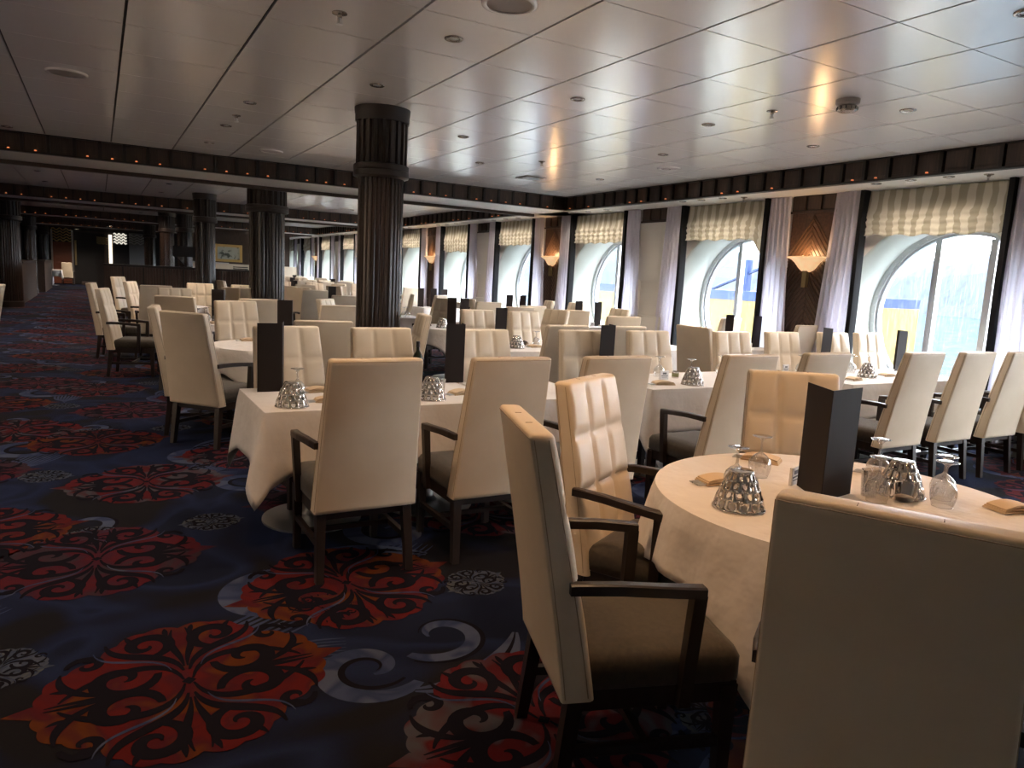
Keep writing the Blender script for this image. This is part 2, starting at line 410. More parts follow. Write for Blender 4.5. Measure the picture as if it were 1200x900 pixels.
# hull outside the panes, so that only the panes let daylight in
hull = MB()
for k in range(NW0, NW1+1):
    cy = WIN0+PER*k
    circ = []; rect = []
    y0, y1, z0, z1 = cy-PER/2, cy+PER/2, -.15, ZC+.15
    for i in range(NSEG):
        a = 2*PI*i/NSEG; c, s = math.cos(a), math.sin(a)
        circ.append((XG+.03, cy+1.05*c, ZCEN+1.05*s))
        tx = (PER/2)/abs(c) if abs(c) > 1e-6 else 1e9; tz = (z1-ZCEN if s > 0 else ZCEN-z0)/abs(s) if abs(s) > 1e-6 else 1e9
        q = min(tx, tz); rect.append((XG+.03, cy+q*c, ZCEN+q*s))
    cv, rv = hull.verts(circ), hull.verts(rect)
    for i in range(NSEG):
        j = (i+1) % NSEG; hull.face([cv[i], cv[j], rv[j], rv[i]])
        p, q = Vector(rect[i]), Vector(rect[j])
        if abs(p.y-q.y) > 1e-5 and abs(p.z-q.z) > 1e-5:
            w = hull.verts([(XG+.03, y1 if max(p.y, q.y) > y1-1e-4 else y0, z1 if max(p.z, q.z) > z1-1e-4 else z0)]); hull.face([rv[i], rv[j], w[0]])
hull.box(XG+.03, XG+.06, YB, yA, -.15, ZC+.15); hull.box(XG+.03, XG+.06, yZ, YE, -.15, ZC+.15)
structure(hull.build('trim_7', M['reveal']))

# other walls
wl = structure(MB().box(XL-.1, XL, YB, 13, 0, ZC+.1).build('wall_left', M['wall']))
MB().box(XL-.1, XL, 13, YE, 0, ZC+.1).build('dark_wall_section', M['dark'], wl)
structure(MB().box(XL, XW+.7, YB-.1, YB, 0, ZC+.1).build('wall_back', M['wall']))
we = structure(MB().box(XL, XW+.7, YE, YE+.1, 0, ZC+.1).build('wall_end', M['black']))

# piers, curtains, drapes, blinds, sconces
def pier(k):
    y = PIER0+PER*k; sconce = (k % 2 == 0)
    r = empty('window_pier', (XW, y, 0))
    top = MB(); top.box(-.10, 0, -.36, .36, 2.58, ZS)
    top.build('pier_head', M['dark2'], r)
    for i in range(3):
        MB().box(-.125, -.10, -.34+.24*i, -.34+.24*i+.19, 2.62, ZS-.01).build('head_panel', M['dark'], r)
    MB().box(-.13, -.10, -.36, .36, 2.575, 2.605).build('head_rail', M['dark'], r)
    if sconce:
        MB().box(-.10, 0, -.345, .345, 0, 2.575).build('pier_panel', M['chevron'], r)
        s = MB(); n = 0
        for sg in (-1, 1):
            z = -.30
            while z < 2.60:
                # strips rise towards the centre line
                a = (sg*.34, z); c = (sg*.004, z+.46)
                for (w0, dx, mi) in ((.040, .016, 0), (.017, .026, 1)):
                    o = .0 if mi == 0 else .052
                    pts = []
                    z0a, z1a = a[1]+o, a[1]+o+w0; z0c, z1c = c[1]+o, c[1]+o+w0
                    lim = 2.57
                    if z1c > lim or z0a < 0.02: continue
                    q0 = [(-.10, a[0], z0a), (-.10, c[0], z0c), (-.10, c[0], z1c), (-.10, a[0], z1a)]
                    q1 = [(-.10-dx*.6, p[1], p[2]) for p in q0]
                    s.hexa(q0, q1, mi); n += 1
                z += .084
        s.build('chevron_strips', [M['chevron'], M['chevron_pale']], r, kind='stuff')
        tag(r, PLAB.get(k, 'far dark chevron-panelled window pier with a lit wall lamp'), 'pier', None if k in PLAB else 'far chevron window piers')
        # sconce
        w = empty('wall_sconce', (XW-.13, y, 2.0))
        prof = []
        b = MB()
        prof = [(.02, -.188), (.05, -.184), (.09, -.168), (.125, -.140), (.155, -.105), (.190, -.065), (.235, -.030), (.275, -.012), (.305, -.004), (.308, .008), (.290, .012)]
        rr = []
        for r_, z in prof:
            rr.append([(-r_*.62*math.sin(PI*i/18), r_*math.cos(PI*i/18), z) for i in range(19)])
        b.rings(rr, False, False, False); bo = b.build('glass_bowl', M['alabaster'], w, smooth=True)
        MB().hexa([(-.05, -.030, -.385), (0, -.030, -.385), (0, .030, -.385), (-.05, .030, -.385)], [(-.05, -.036, -.17), (0, -.036, -.17), (0, .036, -.17), (-.05, .036, -.17)]).build('brass_stem', M['brass'], w)
        lamp = MB(); lamp.lathe([(.02, -.05), (.03, -.02), (.018, .02), (.002, .03)], 10, (-.08, 0, -.02)); lamp.build('bulb', M['bulb'], w, smooth=True)
        tag(w, SLAB.get(k, 'small glowing alabaster bowl sconce on a far dark pier'), 'wall lamp', None if k in SLAB else 'far wall sconces')
        if k < 8:
            ld = bpy.data.lights.new('sconce_light', 'POINT'); ld.energy = 4.0; ld.color = (1, .60, .28); ld.shadow_soft_size = .05
            lo = bpy.data.objects.new('sconce_light', ld); C.objects.link(lo); lo.parent = w; lo.location = (-.10, 0, .045)
    else:
        MB().box(-.10, 0, -.36, .36, 1.60, 2.575).build('upper_panel', M['wall'], r)
        MB().box(-.08, 0, -.30, .30, 0, 1.595).build('lower_panel', M['wall'], r)
        for sg in (-1, 1): MB().box(-.13, 0, sg*.34-.035, sg*.34+.035, 0, 1.62).build('side_post', M['wall'], r)
        MB().box(-.16, 0, -.40, .40, 0, 1.02).build('plinth_panel', M['wall'], r)
        tag(r, PLAB.get(k, 'far plain cream window pier with dark fluted head'), 'pier', None if k in PLAB else 'far cream window piers')

PLAB = {-1: 'cream window pier at the right frame edge, partly out of view', 0: 'dark chevron-panelled pier left of the rightmost window, behind the near sconce',
        1: 'wide cream boxed window pier left of the window with a yellow hull outside', 2: 'dark chevron-panelled pier carrying the middle-sized sconce, centre of the photo',
        3: 'narrow cream window pier between the fourth and fifth windows from the right', 4: 'dark chevron-panelled pier just right of the nearest fluted column'}
SLAB = {0: 'largest glowing alabaster bowl sconce, on the pier beside the rightmost window', 2: 'second largest glowing bowl sconce, on the dark pier in the photo centre',
        4: 'small glowing bowl sconce just right of the nearest fluted column', 6: 'tiny glowing bowl sconce seen between the two nearest columns'}
for k in range(-2, 12): pier(k)

ORD = ['rightmost', 'second', 'third', 'fourth', 'fifth', 'sixth', 'seventh']
def curtain(y0, y1, sg, k, k_near, lab, grp):
    """sheer panel: top narrow, spreading over the pier side towards the floor; sg = direction of spread"""
    b = MB(); n = 36; rows = 14; rr = []
    for j in range(rows+1):
        t = j/rows; z = ZS-.005-(ZS-.03)*t
        spread = .20*t**1.3
        a, c = (y0-(spread if sg < 0 else .0)), (y1+(spread if sg > 0 else .0))
        ring = []
        for i in range(n+1):
            u = i/n; yy = a+(c-a)*u
            ring.append((XW-.155-.030*math.sin(u*2*PI*5.0+.4*math.sin(t*3+k)) - .008*math.sin(u*2*PI*11+t*4+k), yy, z))
        rr.append(ring)
    b.rings(rr, False, False, False)
    o = b.build('sheer_curtain', M['sheer'], smooth=True)
    # give the cloth real thickness
    tag(o, lab, 'curtain', grp); return o
def drape(y0, y1, k, lab, grp):
    b = MB(); rr = []; rows = 16
    for j in range(rows+1):
        t = j/rows; z = ZS-.005-(ZS-.03)*t
        wv = .010*math.sin(t*9+k)*t
        rr.append([(XW-.20, y0+wv, z), (XW-.17, y0-.006+wv, z), (XW-.08, y0+wv, z), (XW-.08, y1+wv, z), (XW-.17, y1+.006+wv, z), (XW-.20, y1+wv, z)])
    b.rings(rr); o = b.build('blackout_drape', M['drape'], smooth=True, ang=50); tag(o, lab, 'drape', grp); return o
sides = {0: 'dark chevron pier of the nearest sconce', 1: 'wide cream pier', 2: 'dark pier of the second nearest sconce', 3: 'narrow cream pier', 4: 'dark pier beside the nearest column', -1: 'cream pier at the right frame edge'}
for k in range(-1, 12):
    y = PIER0+PER*k
    near = k in sides and k < 5
    for sg, nm in ((-1, 'right'), (1, 'left')):
        ya, yb = (y-.70, y-.34) if sg < 0 else (y+.34, y+.70)
        lab = 'white sheer curtain along the %s side of the %s' % (nm, sides[k]) if near else 'narrow white sheer curtain beside a far window pier'
        curtain(ya, yb, -sg, k, near, lab, None if near else 'far sheer curtains')
        y_ = y-.755 if sg < 0 else y+.70
        lab = 'thin black drape on the %s of the %s' % (nm, sides[k]) if near else 'thin black drape edging a far sheer curtain'
        drape(y_, y_+.055, k, lab, None if near else 'far black drapes')
BL = {0: 'striped cream roman blind above the rightmost window', 1: 'striped cream roman blind with a sagging right corner, over the yellow-hull window',
      2: 'striped cream roman blind between the wide cream pier and the second sconce', 3: 'striped cream roman blind left of the second nearest sconce', 4: 'scalloped cream roman blind right of the pier beside the nearest column'}
for k in range(-1, 12):
    cy = WIN0+PER*k
    b = MB(); n = 60; rows = 20; rr = []
    y0, y1 = cy-.90+.02, cy+.90-.02
    low = .52 if k != 4 else .62
    for j in range(rows+1):
        t = j/rows
        ring = []
        for i in range(n+1):
            u = i/n; yy = y0+(y1-y0)*u
            z = ZS-.01-low*t
            x = XW-.05
            if t > .5:
                q = (t-.5)/.5; x -= .035+.030*abs(math.sin(q*PI*3.5)) ; z += -.02*math.sin(u*PI)*q + .012*math.sin(u*37+k)*q
                x += .008*math.sin(u*60+q*9)
            else: x -= .02+.03*t*2+.012*math.sin(u*52+k+t*4)*(.4+t)
            if k == 1 and u < .22: z -= .40*(1-u/.22)*t
            if k == 4: z -= .05*abs(math.sin(u*PI*2))*t
            ring.append((x, yy-cy, z))
        rr.append(ring)
    b.rings(rr, False, False, False)
    o = b.build('roman_blind', M['blind'], smooth=True, loc=(0, cy, 0))
    md = o.modifiers.new('thickness', 'SOLIDIFY'); md.thickness = .004
    tag(o, BL.get(k, 'far cream roman blind hanging above a window' if k > 4 else 'striped cream roman blind outside the right frame edge'), 'blind', None if (k in BL or k < 0) else 'far roman blinds')

# ------------------------------------------------------------------ columns
def column(x, y, r, lab, grp=None, top=ZC, facets=30):
    e = empty('fluted_column', (x, y, 0))
    n = facets*4
    fl_ = lambda i, z: .955 if i % 4 == 0 else 1.0
    zc = top-.62
    MB().lathe([(r, 0), (r, zc)], n, rf=fl_).build('shaft', M['column'], e)
    MB().lathe([(r*1.0, 0), (r*1.12, 0.001), (r*1.12, .16), (r*1.02, .17)], 60).build('base_ring', M['colcap'], e, smooth=True, ang=40)
    rg = MB(); rg.lathe([(r*1.0, zc-.02), (r*1.20, zc-.005), (r*1.22, zc), (r*1.22, zc+.045), (r*1.20, zc+.05), (r*1.22, zc+.055), (r*1.22, zc+.10), (r*1.1, zc+.11)], 60); rg.build('collar', M['colcap'], e, smooth=True, ang=40)
    f2 = lambda i, z: 1 if i % 6 in (0, 1, 2) else .91
    MB().lathe([(r*1.12, zc+.10), (r*1.12, top-.10)], 20*6, rf=f2).build('fluted_neck', M['colcap'], e)
    MB().lathe([(r*1.0, top-.13), (r*1.18, top-.125), (r*1.18, top-.06), (r*1.20, top-.05), (r*1.22, top-.001), (r*.9, top)], 60).build('top_ring', M['colcap'], e, smooth=True, ang=40)
    tag(e, lab, 'column', grp)
column(2.375, 6.84, .215, 'nearest dark fluted wooden column, rising behind the cream chairs')
column(2.52, 13.05, .290, 'second nearest dark fluted column, left of the nearest one')
column(2.12, 18.0, .215, 'dark fluted column standing against the ribbed partition, third from the right')
column(-2.2, 24.9, .30, 'nearest dark column of the left-hand row by the aisle')
column(-2.25, 33.2, .21, 'second dark column of the left-hand row, slimmer')
column(-2.25, 41.0, .21, 'third and farthest dark column of the left-hand row')
column(1.95, 26.3, .215, 'dark column above the partition, just left of the black monitor')
column(2.35, 24.9, .215, 'dark column above the partition, right behind the black monitor')
column(1.9, 34.6, .215, 'farthest dark column above the partition, beside the frosted screen')

# left partition, pilaster
lp = empty('low_partition', (-1.95, 17.2, 0))
MB().box(-.75, .0, 0, 2.0, 0, 1.27).build('panel', M['dark'], lp); MB().box(-.78, .03, -.03, 2.03, 1.27, 1.31).build('cap_rail', M['colcap'], lp)
tag(lp, 'nearest low dark partition at the left frame edge, beside the aisle', 'partition')
lp = empty('low_partition', (-2.0, 26.4, 0))
MB().box(-.6, .0, 0, 5.6, 0, 1.22).build('panel', M['dark'], lp); MB().box(-.62, .03, -.03, 5.63, 1.22, 1.26).build('cap_rail', M['colcap'], lp)
tag(lp, 'low dark partition between the first and second left-hand columns', 'partition')
lp = empty('low_partition', (-2.0, 34.6, 0))
MB().box(-.6, .12, 0, 5.0, 0, 1.22).build('panel', M['dark'], lp); MB().box(-.62, .15, -.03, 5.03, 1.22, 1.26).build('cap_rail', M['colcap'], lp)
tag(lp, 'low dark partition between the second and third left-hand columns', 'partition')
pl = empty('mirrored_pilaster', (-2.32, 18.2, 1.31))
MB().box(-.22, .22, -.3, .3, 0, ZC-1.31).build('body', M['column'], pl)
for i in range(5): MB().box(.22, .235, -.28+.12*i, -.22+.12*i, 0, ZC-1.31).build('flute_strip', M['steel'] if i % 2 else M['column'], pl)
tag(pl, 'dark pilaster with pale vertical strips standing on the nearest left partition', 'pilaster')

# ribbed partition (enclosure) in the middle distance
rp = empty('ribbed_partition', (.05, 22.4, 0))
MB().box(0, 4.2, .05, .25, 0, 1.30).build('core', M['rib'], rp)
MB().box(0, .2, .25, 6.0, 0, 1.30).build('side_wing', M['rib'], rp)
b = MB()
for i in range(58): b.box(.02+.072*i, .02+.072*i+.045, 0, .05, .05, 1.29)
b.build('rib_strips', M['rib'], rp, kind='stuff')
MB().box(-.06, 4.26, -.05, .30, 1.30, 1.36).build('top_rail', M['colcap'], rp)
MB().box(-.10, .06, -.06, .10, 0, 1.46).build('end_post', M['colcap'], rp)
for i in range(9): MB().box(.0+.5*i, .03+.5*i, -.02, .01, .05, 1.29).build('seam_strip', M['dark2'], rp)
tag(rp, 'long ribbed dark wood partition running behind the left tables', 'partition')

# back of the room
bw = empty('serving_wall', (0, 31.5, 0))
MB().box(3.2, 7.0, 0, .15, 0, ZC).build('wall_panel', M['dark'], bw)
tag(bw, 'dark panelled wall holding the gold-framed picture', 'wall panel')
x0, z0 = (4.048, 1.579); x1, z1 = (5.099, 2.267)
pc = empty('framed_picture', (x0, 31.46, z0)); w, h = x1-x0, z1-z0
for q in ((0, w, 0, .10), (0, w, h-.10, h), (0, .10, .10, h-.10), (w-.10, w, .10, h-.10)): MB().box(q[0], q[1], -.06, 0, q[2], q[3]).build('frame_rail', M['gold'], pc)
def picture_material():
    m = mat('pale_floral_print', (.42, .47, .42), .6); nt = m.node_tree; N = nt.nodes.new; L = nt.links.new; b = nt.nodes['Principled BSDF']
    tc = N('ShaderNodeTexCoord'); n = N('ShaderNodeTexNoise'); n.inputs['Scale'].default_value = 5; n.inputs['Detail'].default_value = 5
    r = N('ShaderNodeValToRGB'); r.color_ramp.elements[0].position = .40; r.color_ramp.elements[0].color = (.08, .10, .08, 1); r.color_ramp.elements[1].position = .50; r.color_ramp.elements[1].color = (.50, .54, .48, 1)
    L(tc.outputs['Object'], n.inputs['Vector']); L(n.outputs['Fac'], r.inputs[0]); L(r.outputs[0], b.inputs['Base Color']); return m
MB().box(.10, w-.10, -.03, 0, .10, h-.10).build('print', picture_material(), pc)
tag(pc, 'pale floral picture in a wide gold frame above the ribbed partition', 'picture')
ct = empty('serving_counter', (x0, 30.6, 0))
MB().box(.1, 3.2, 0, .7, 0, 1.10).build('body', M['counter'], ct); MB().box(.05, 3.25, -.05, .75, 1.10, 1.16).build('top', M['counter'], ct)
MB().box(.15, 3.2, .60, .70, 1.16, 1.50).build('splash_panel', M['counter'], ct)
tag(ct, 'cream serving counter under the gold-framed picture', 'counter')
for i, (px) in enumerate((.75, 1.0)):
    o = empty('black_tray_stack', (x0+px*1.0, 30.75, 1.16))
    for j in range(4): MB().box(-.14, .14, -.10, .10, .07*j, .07*j+.035).build('tray', M['black'], o)
    tag(o, ['stack of black trays on the cream counter, left one', 'stack of black trays on the cream counter, right one'][i], 'tray stack')
mx, mz = (2.143, 1.904)
mo = empty('monitor_stand', (mx, 22.62, 1.36))
MB().box(-.33, .33, -.03, .03, .28, .58).build('screen', M['black'], mo); MB().box(-.03, .03, -.02, .02, 0, .30).build('neck', M['black'], mo)
MB().box(-.16, .16, -.10, .10, 0, .02).build('foot', M['black'], mo); MB().tube([(-.25, 0, .28), (.0, 0, .02)], .015).build('brace', M['black'], mo)
tag(mo, 'black monitor on a stand atop the ribbed partition', 'monitor')
for i, px in enumerate((206, 232)):
    ax, az = (2.466, 1.404)
    o = empty('serving_station', (ax+.3+i*.9, 27.2, 0))
    MB().box(-.28, .28, 0, .4, 0, 1.5).build('body', M['counter'], o); MB().box(-.30, .30, -.02, .42, 1.5, 1.54).build('top', M['steel'], o)
    tag(o, ['pale serving station just left of the monitor stand', 'pale serving station just right of the monitor stand'][i], 'station')

# end wall: wave screens, doorway
def wave_lattice(name, x0, z0, x1, z1, m, y, parent, n=5):
    w, h = x1-x0, z1-z0; b = MB()
    for i in range(n):
        zb = z0+h*(i+.6)/(n+.6); pts = [(x0+w*u/36, y, zb+.28*h/n*math.sin(u/36*2*PI*3)) for u in range(37)]
        b.tube(pts, h/n*.20, 5, ry=h/n*.20)
    b.build(name, m, parent, kind='stuff')
ye = YE-.12
x0, z0 = (-2.107, -0.048); x1, z1 = (-1.221, 2.976); x2, zm = (-1.247, 2.178)
sc = empty('gold_wave_screen', (0, ye, 0))
MB().box(x0, x1, -.03, .03, 0.02, zm).build('red_panel', M['redwood'], sc); MB().box(x0, x1, .02, .04, zm, z1).build('back_panel', M['black'], sc)
wave_lattice('wave_lattice', x0, zm, x1, z1, M['goldwave'], -.02, sc)
for q in (x0-.04, x1): MB().box(q, q+.08, -.05, .05, 0, ZS).build('post', M['steel'], sc)
tag(sc, 'red-brown screen with a gold wave lattice on top, left of the dark doorway', 'screen')
x0, z0 = (-1.201, -0.054); x1, z1 = (0.382, 2.828)
dr = structure(MB().box(x0, x1, YE-.02, YE+.02, 0, z1).build('door_1', M['black']))
for q in (x0, x1-.1): MB().box(q, q+.1, YE-.08, YE-.02, 0, z1).build('door_jamb', M['dark'], dr)
MB().box(x0, x1, YE-.08, YE-.02, z1-.08, z1).build('door_head', M['dark'], dr)
xa, za = (-1.081, 1.120)
MB().box(xa, xa+.08, YE-.25, YE-.17, 1.0, 2.3).build('door_handle', M['brass'], dr)
xa, za = (-0.792, 0.165)
MB().box(xa, xa+1.0, YE-1.3, YE-.2, 0, .15).build('door_step', M['dark'], dr)
for nm, (ax, bx, zt, zb, mm, lab) in {'a': (113, 126, 276, 287, 'goldwave', 'small wave lattice panel high beside the doorway, left of the lit strip'),
        'b': (133, 149, 271, 287, 'silverwave', 'bright backlit wave lattice panel right of the lit strip')}.items():
    pass
def screen(x0, z1, x1, zb, lattice, lab, zlow):
    o = empty('wave_screen', (0, ye, 0))
    if zlow: MB().box(x0, x1, 0, .03, zlow, zb).build('lower_panel', M['black'] if lattice != 'frost' else M['frost'], o)
    MB().box(x0, x1, .02, .05, zb, z1).build('back_panel', M['black'] if lattice != 'frost' else M['frost'], o)
    wave_lattice('wave_lattice', x0, zb, x1, z1, M[lattice] if lattice != 'frost' else M['steel'], 0, o, 4)
    tag(o, lab, 'screen')
p, q = (-0.062, 2.618), (0.444, 2.156)
screen(p[0], p[1], q[0], q[1], 'goldwave', 'small wave lattice panel high beside the doorway, left of the lit strip', 0)
p, q = (0.746, 2.903), (1.361, 2.217)
screen(p[0], p[1], q[0], q[1], 'silverwave', 'bright backlit wave lattice panel right of the lit strip', .9)
p, q = (1.479, 2.866), (2.425, 2.241)
screen(p[0], p[1], q[0], q[1], 'frost', 'grey frosted screen with a wave band, left of the far columns', .9)
p, q = (0.499, 2.704), (0.664, 1.304)
tag(MB().box(p[0], q[0], ye-.05, ye, .9, p[1]).build('lit_strip', M['screen_light']), 'warm lit vertical strip between the wave screens', 'light strip')

# ------------------------------------------------------------------ ceiling fittings
def fitting(x, y, z, r=.05, lab='', grp='added ceiling downlights', light=True, power=None, tone=(1, .80, .62)):
    e = empty('downlight', (x, y, z))
    b = MB(); b.lathe([(r*.62, -.002), (r*.7, -.006), (r, -.010), (r*1.12, -.006), (r*1.14, .004)], 20); b.build('trim_ring', M['lampmetal'], e, smooth=True)
    MB().lathe([(r*.66, .0), (r*.5, .008), (.001, .010)], 14).build('lens', M['bulb'], e, smooth=True)
    tag(e, lab, 'downlight', grp)
    if light:
        ld = bpy.data.lights.new('downlight_beam', 'SPOT'); ld.energy = power or LAMP; ld.spot_size = math.radians(105 if not power else 150); ld.spot_blend = .9; ld.color = tone; ld.shadow_soft_size = .04
        lo = bpy.data.objects.new('downlight_beam', ld); C.objects.link(lo); lo.parent = e; lo.location = (0, 0, -.02)
DLN = [((2.029, 4.507), 'largest lit ceiling downlight, above and right of the nearest column'), ((2.025, 5.986), 'ceiling downlight right in front of the nearest column cap'),
       ((1.282, 7.443), 'ceiling downlight left of the column, nearest of the three in line'), ((1.271, 8.853), 'ceiling downlight left of the column, middle of the three in line'), ((1.268, 10.262), 'ceiling downlight left of the column, farthest of the three in line'),
       ((3.520, 5.266), 'ceiling downlight above the middle sconce, straight up the ceiling'), ((3.523, 7.477), 'small ceiling downlight right of the column collar'),
       ((4.979, 5.240), 'ceiling downlight above the wide cream pier'), ((6.455, 5.241), 'ceiling downlight above the nearest sconce pier, close to the cornice'), ((5.728, 3.770), 'ceiling downlight below and right of the smoke detector'),
       ((5.740, 6.738), 'ceiling downlight close to the cornice above the cream pier'), ((6.485, 8.982), 'small ceiling downlight nearest the corner of beam and cornice'), ((-0.925, 11.030), 'ceiling downlight at the left frame edge by the beam')]
for (p, lab) in DLN: fitting(p[0], p[1], ZC, .055, lab, None)
# lamps added to brighten the foreground, most of them above the frame
for p in ((2.77, 2.2), (1.27, 1.7), (.53, 2.9), (4.24, 2.2), (5.73, 1.5), (4.24, 0.4), (4.5, 9.0), (6.46, 7.5)): fitting(p[0], p[1], ZC, .055, 'added ceiling downlight over the near tables, outside or high in the frame', 'added ceiling downlights', tone=(1, .60, .31) if p[1] < 3.2 else (1, .80, .62))
for k_ in range(3, 8): fitting(XL+.75, -1.4+1.85*k_, ZC, .055, 'added wall-washing downlight along the side wall, outside the frame', 'added wall-washing downlights', power=170, tone=(1, .78, .58))  # added on the unseen left wall to lift the room's brightness
for k_ in range(0): fitting(-5.0+1.9*k_, YB+.75, ZC, .055, 'recessed wall-washing downlight along the back wall, outside the frame', 'back wall downlights')
for p in ((-2.4, 3.0), (-.94, 4.2), (-2.4, 5.2), (-.94, 6.6), (-2.4, 8.6)): fitting(p[0], p[1], ZC, .055, 'added downlight over the aisle, outside the frame', 'added aisle downlights')  # unseen lamps added to brighten the left side
for yy in (14.2, 16.4, 18.6, 22.8, 25.4, 27.6, 31.5, 35.0):  # beams of the aisle row added to brighten the far aisle
    for xx in (-.94, 1.27, 3.5, 5.7): fitting(xx, yy, ZC, .05, 'small recessed downlight in the far ceiling bays', 'far ceiling downlights', light=(xx == -.94 or (yy in (14.2, 18.6, 25.4, 31.5) and xx in (1.27, 5.7))), power=85)
for p, lab in (((-0.901, 44.507), 'bright downlight over the red-brown screen at the far end'), ((0.452, 37.289), 'bright downlight above the lit strip at the far end')): fitting(p[0], p[1]-2.0, 2.79, .12, lab, None, power=160, tone=(1, .8, .6))
SOF = [((7.651, 5.304), 'left'), ((7.638, 4.893), 'middle'), ((7.646, 4.492), 'right'), ((7.643, 8.443), 'a'), ((7.647, 8.053), 'b'), ((7.670, 7.658), 'c')]
for p, s in SOF: fitting(p[0], p[1], ZS, .05, {'left': 'window soffit downlight above the curtain, left of three over the rightmost window', 'middle': 'window soffit downlight, middle of three over the rightmost window', 'right': 'window soffit downlight, right of three over the rightmost window',
      'a': 'window soffit downlight, left of three over the yellow-hull window', 'b': 'window soffit downlight, middle of three over the yellow-hull window', 'c': 'window soffit downlight, right of three over the yellow-hull window'}[s], None, power=SOFP, tone=(1, .84, .68))
for k_ in list(range(-1, 9)):
    if k_ in (0, 1): continue
    for dy in (-.55, 0, .55): fitting(7.78, WIN0+PER*k_+dy, ZS, .05, 'small soffit downlight above the farther window blinds', 'farther soffit downlights', power=SOFP, tone=(1, .84, .68))
def sprinkler(x, y, z, lab, grp=None):
    e = empty('sprinkler_head', (x, y, z))
    MB().lathe([(.045, 0), (.045, -.006), (.016, -.014), (.014, -.030)], 16, cap1=True).build('escutcheon', M['lampmetal'], e, smooth=True, ang=40)
    MB().lathe([(.010, -.03), (.007, -.06), (.022, -.062), (.022, -.066)], 12, cap1=True).build('deflector', M['steel'], e, smooth=True, ang=40)
    for s in (-1, 1): MB().tube([(s*.013, 0, -.028), (s*.017, 0, -.045), (s*.006, 0, -.062)], .003, 5).build('yoke_arm', M['steel'], e)
    tag(e, lab, 'sprinkler', grp)
sprinkler(*(1.287, 4.517), ZC, 'nearest ceiling sprinkler head, top left of the column')
sprinkler(*(4.982, 4.498), ZC, 'ceiling sprinkler head left of the smoke detector')
sprinkler(*(5.016, 8.246), ZC, 'small sprinkler head near the square ceiling vent')
sprinkler(*(1.273, 8.172), ZC, 'ceiling sprinkler head among the three downlights left of the column')
sprinkler(*(7.716, 4.137), ZS, 'soffit sprinkler above the rightmost blind')
sprinkler(*(7.763, 7.353), ZS, 'soffit sprinkler above the yellow-hull window blind')
x, y = (5.115, 3.873)
e = empty('smoke_detector', (x, y, ZC)); MB().lathe([(.09, 0), (.09, -.03), (.07, -.045)], 24, cap1=True).build('base', M['devwhite'], e, smooth=True, ang=30)
MB().lathe([(.065, -.045), (.075, -.055), (.075, -.08), (.06, -.09)], 20, cap1=True).build('sensor_head', M['lampmetal'], e, smooth=True, ang=30)
for i in range(12):
    a = 2*PI*i/12; MB().box(-.004, .004, -.004, .004, -.08, -.056).build('vent_slot', M['black'], e, loc=(.074*math.cos(a), .074*math.sin(a), 0))
tag(e, 'grey round smoke detector on the ceiling, upper right', 'detector')
def speaker(x, y, r, lab):
    e = empty('ceiling_speaker', (x, y, ZC)); MB().lathe([(r*.82, -.010), (r*.9, -.016), (r, -.012), (r*1.02, .0)], 40).build('bezel', M['ceil'], e, smooth=True)
    MB().lathe([(r*.84, -.006), (.01, -.008)], 30, cap1=True).build('grille', M['devwhite'], e, smooth=True); tag(e, lab, 'speaker')
speaker(*(2.022, 3.762), .155, 'round grey ceiling speaker at the top edge of the frame'); speaker(*(-0.189, 7.400), .155, 'round flush ceiling speaker at upper left, panel coloured')
speaker(*(2.047, 10.315), .15, 'flat round ceiling speaker just before the cross beam'); speaker(*(6.456, 7.440), .15, 'faint round ceiling speaker near the cornice above the cream pier')
x, y = (5.700, 9.665)
e = empty('ceiling_vent', (x, y, ZC)); MB().box(-.17, .17, -.17, .17, -.012, 0).build('frame', M['devwhite'], e)
for i in range(6): MB().box(-.14, .14, -.14+.05*i, -.115+.05*i, -.022, -.012).build('louvre', M['lampmetal'], e)
tag(e, 'square ceiling air vent beyond the small sprinkler head', 'vent')

# ------------------------------------------------------------------ carpet motifs
LAY = [0]
def lay(z):
    LAY[0] = (LAY[0]+1) % 40; return z+LAY[0]*.00004
def spiral_ribbon(b, cx, cy, r0, a0, turns, sgn, w, z, m, n=30, shrink=.86):
    L_, R_ = [], []; z = lay(z)
    for i in range(n+1):
        t = i/n; a = a0+sgn*turns*2*PI*t; r = r0*(1-shrink*t)
        ww = w*(.35+1.0*math.sin(PI*min(1, t*1.02+.02))**.7)*(1-.45*t)
        L_.append((cx+(r+ww/2)*math.cos(a), cy+(r+ww/2)*math.sin(a), z)); R_.append((cx+(r-ww/2)*math.cos(a), cy+(r-ww/2)*math.sin(a), z))
    a_, c_ = b.verts(L_), b.verts(R_)
    for i in range(n): b.face([a_[i], a_[i+1], c_[i+1], c_[i]], m)
def curve_ribbon(b, p0, p1, p2, p3, w, z, m, n=16):
    P = [Vector((*p, 0)) for p in (p0, p1, p2, p3)]; L_, R_ = [], []; z = lay(z)
    for i in range(n+1):
        t = i/n; q = (1-t)**3*P[0]+3*(1-t)**2*t*P[1]+3*(1-t)*t*t*P[2]+t**3*P[3]
        d = (3*(1-t)**2*(P[1]-P[0])+6*(1-t)*t*(P[2]-P[1])+3*t*t*(P[3]-P[2])).normalized(); nn = Vector((-d.y, d.x, 0)); ww = w*(.25+math.sin(PI*t))
        L_.append((q.x+nn.x*ww/2, q.y+nn.y*ww/2, z)); R_.append((q.x-nn.x*ww/2, q.y-nn.y*ww/2, z))
    a_, c_ = b.verts(L_), b.verts(R_)
    for i in range(n): b.face([a_[i], a_[i+1], c_[i+1], c_[i]], m)
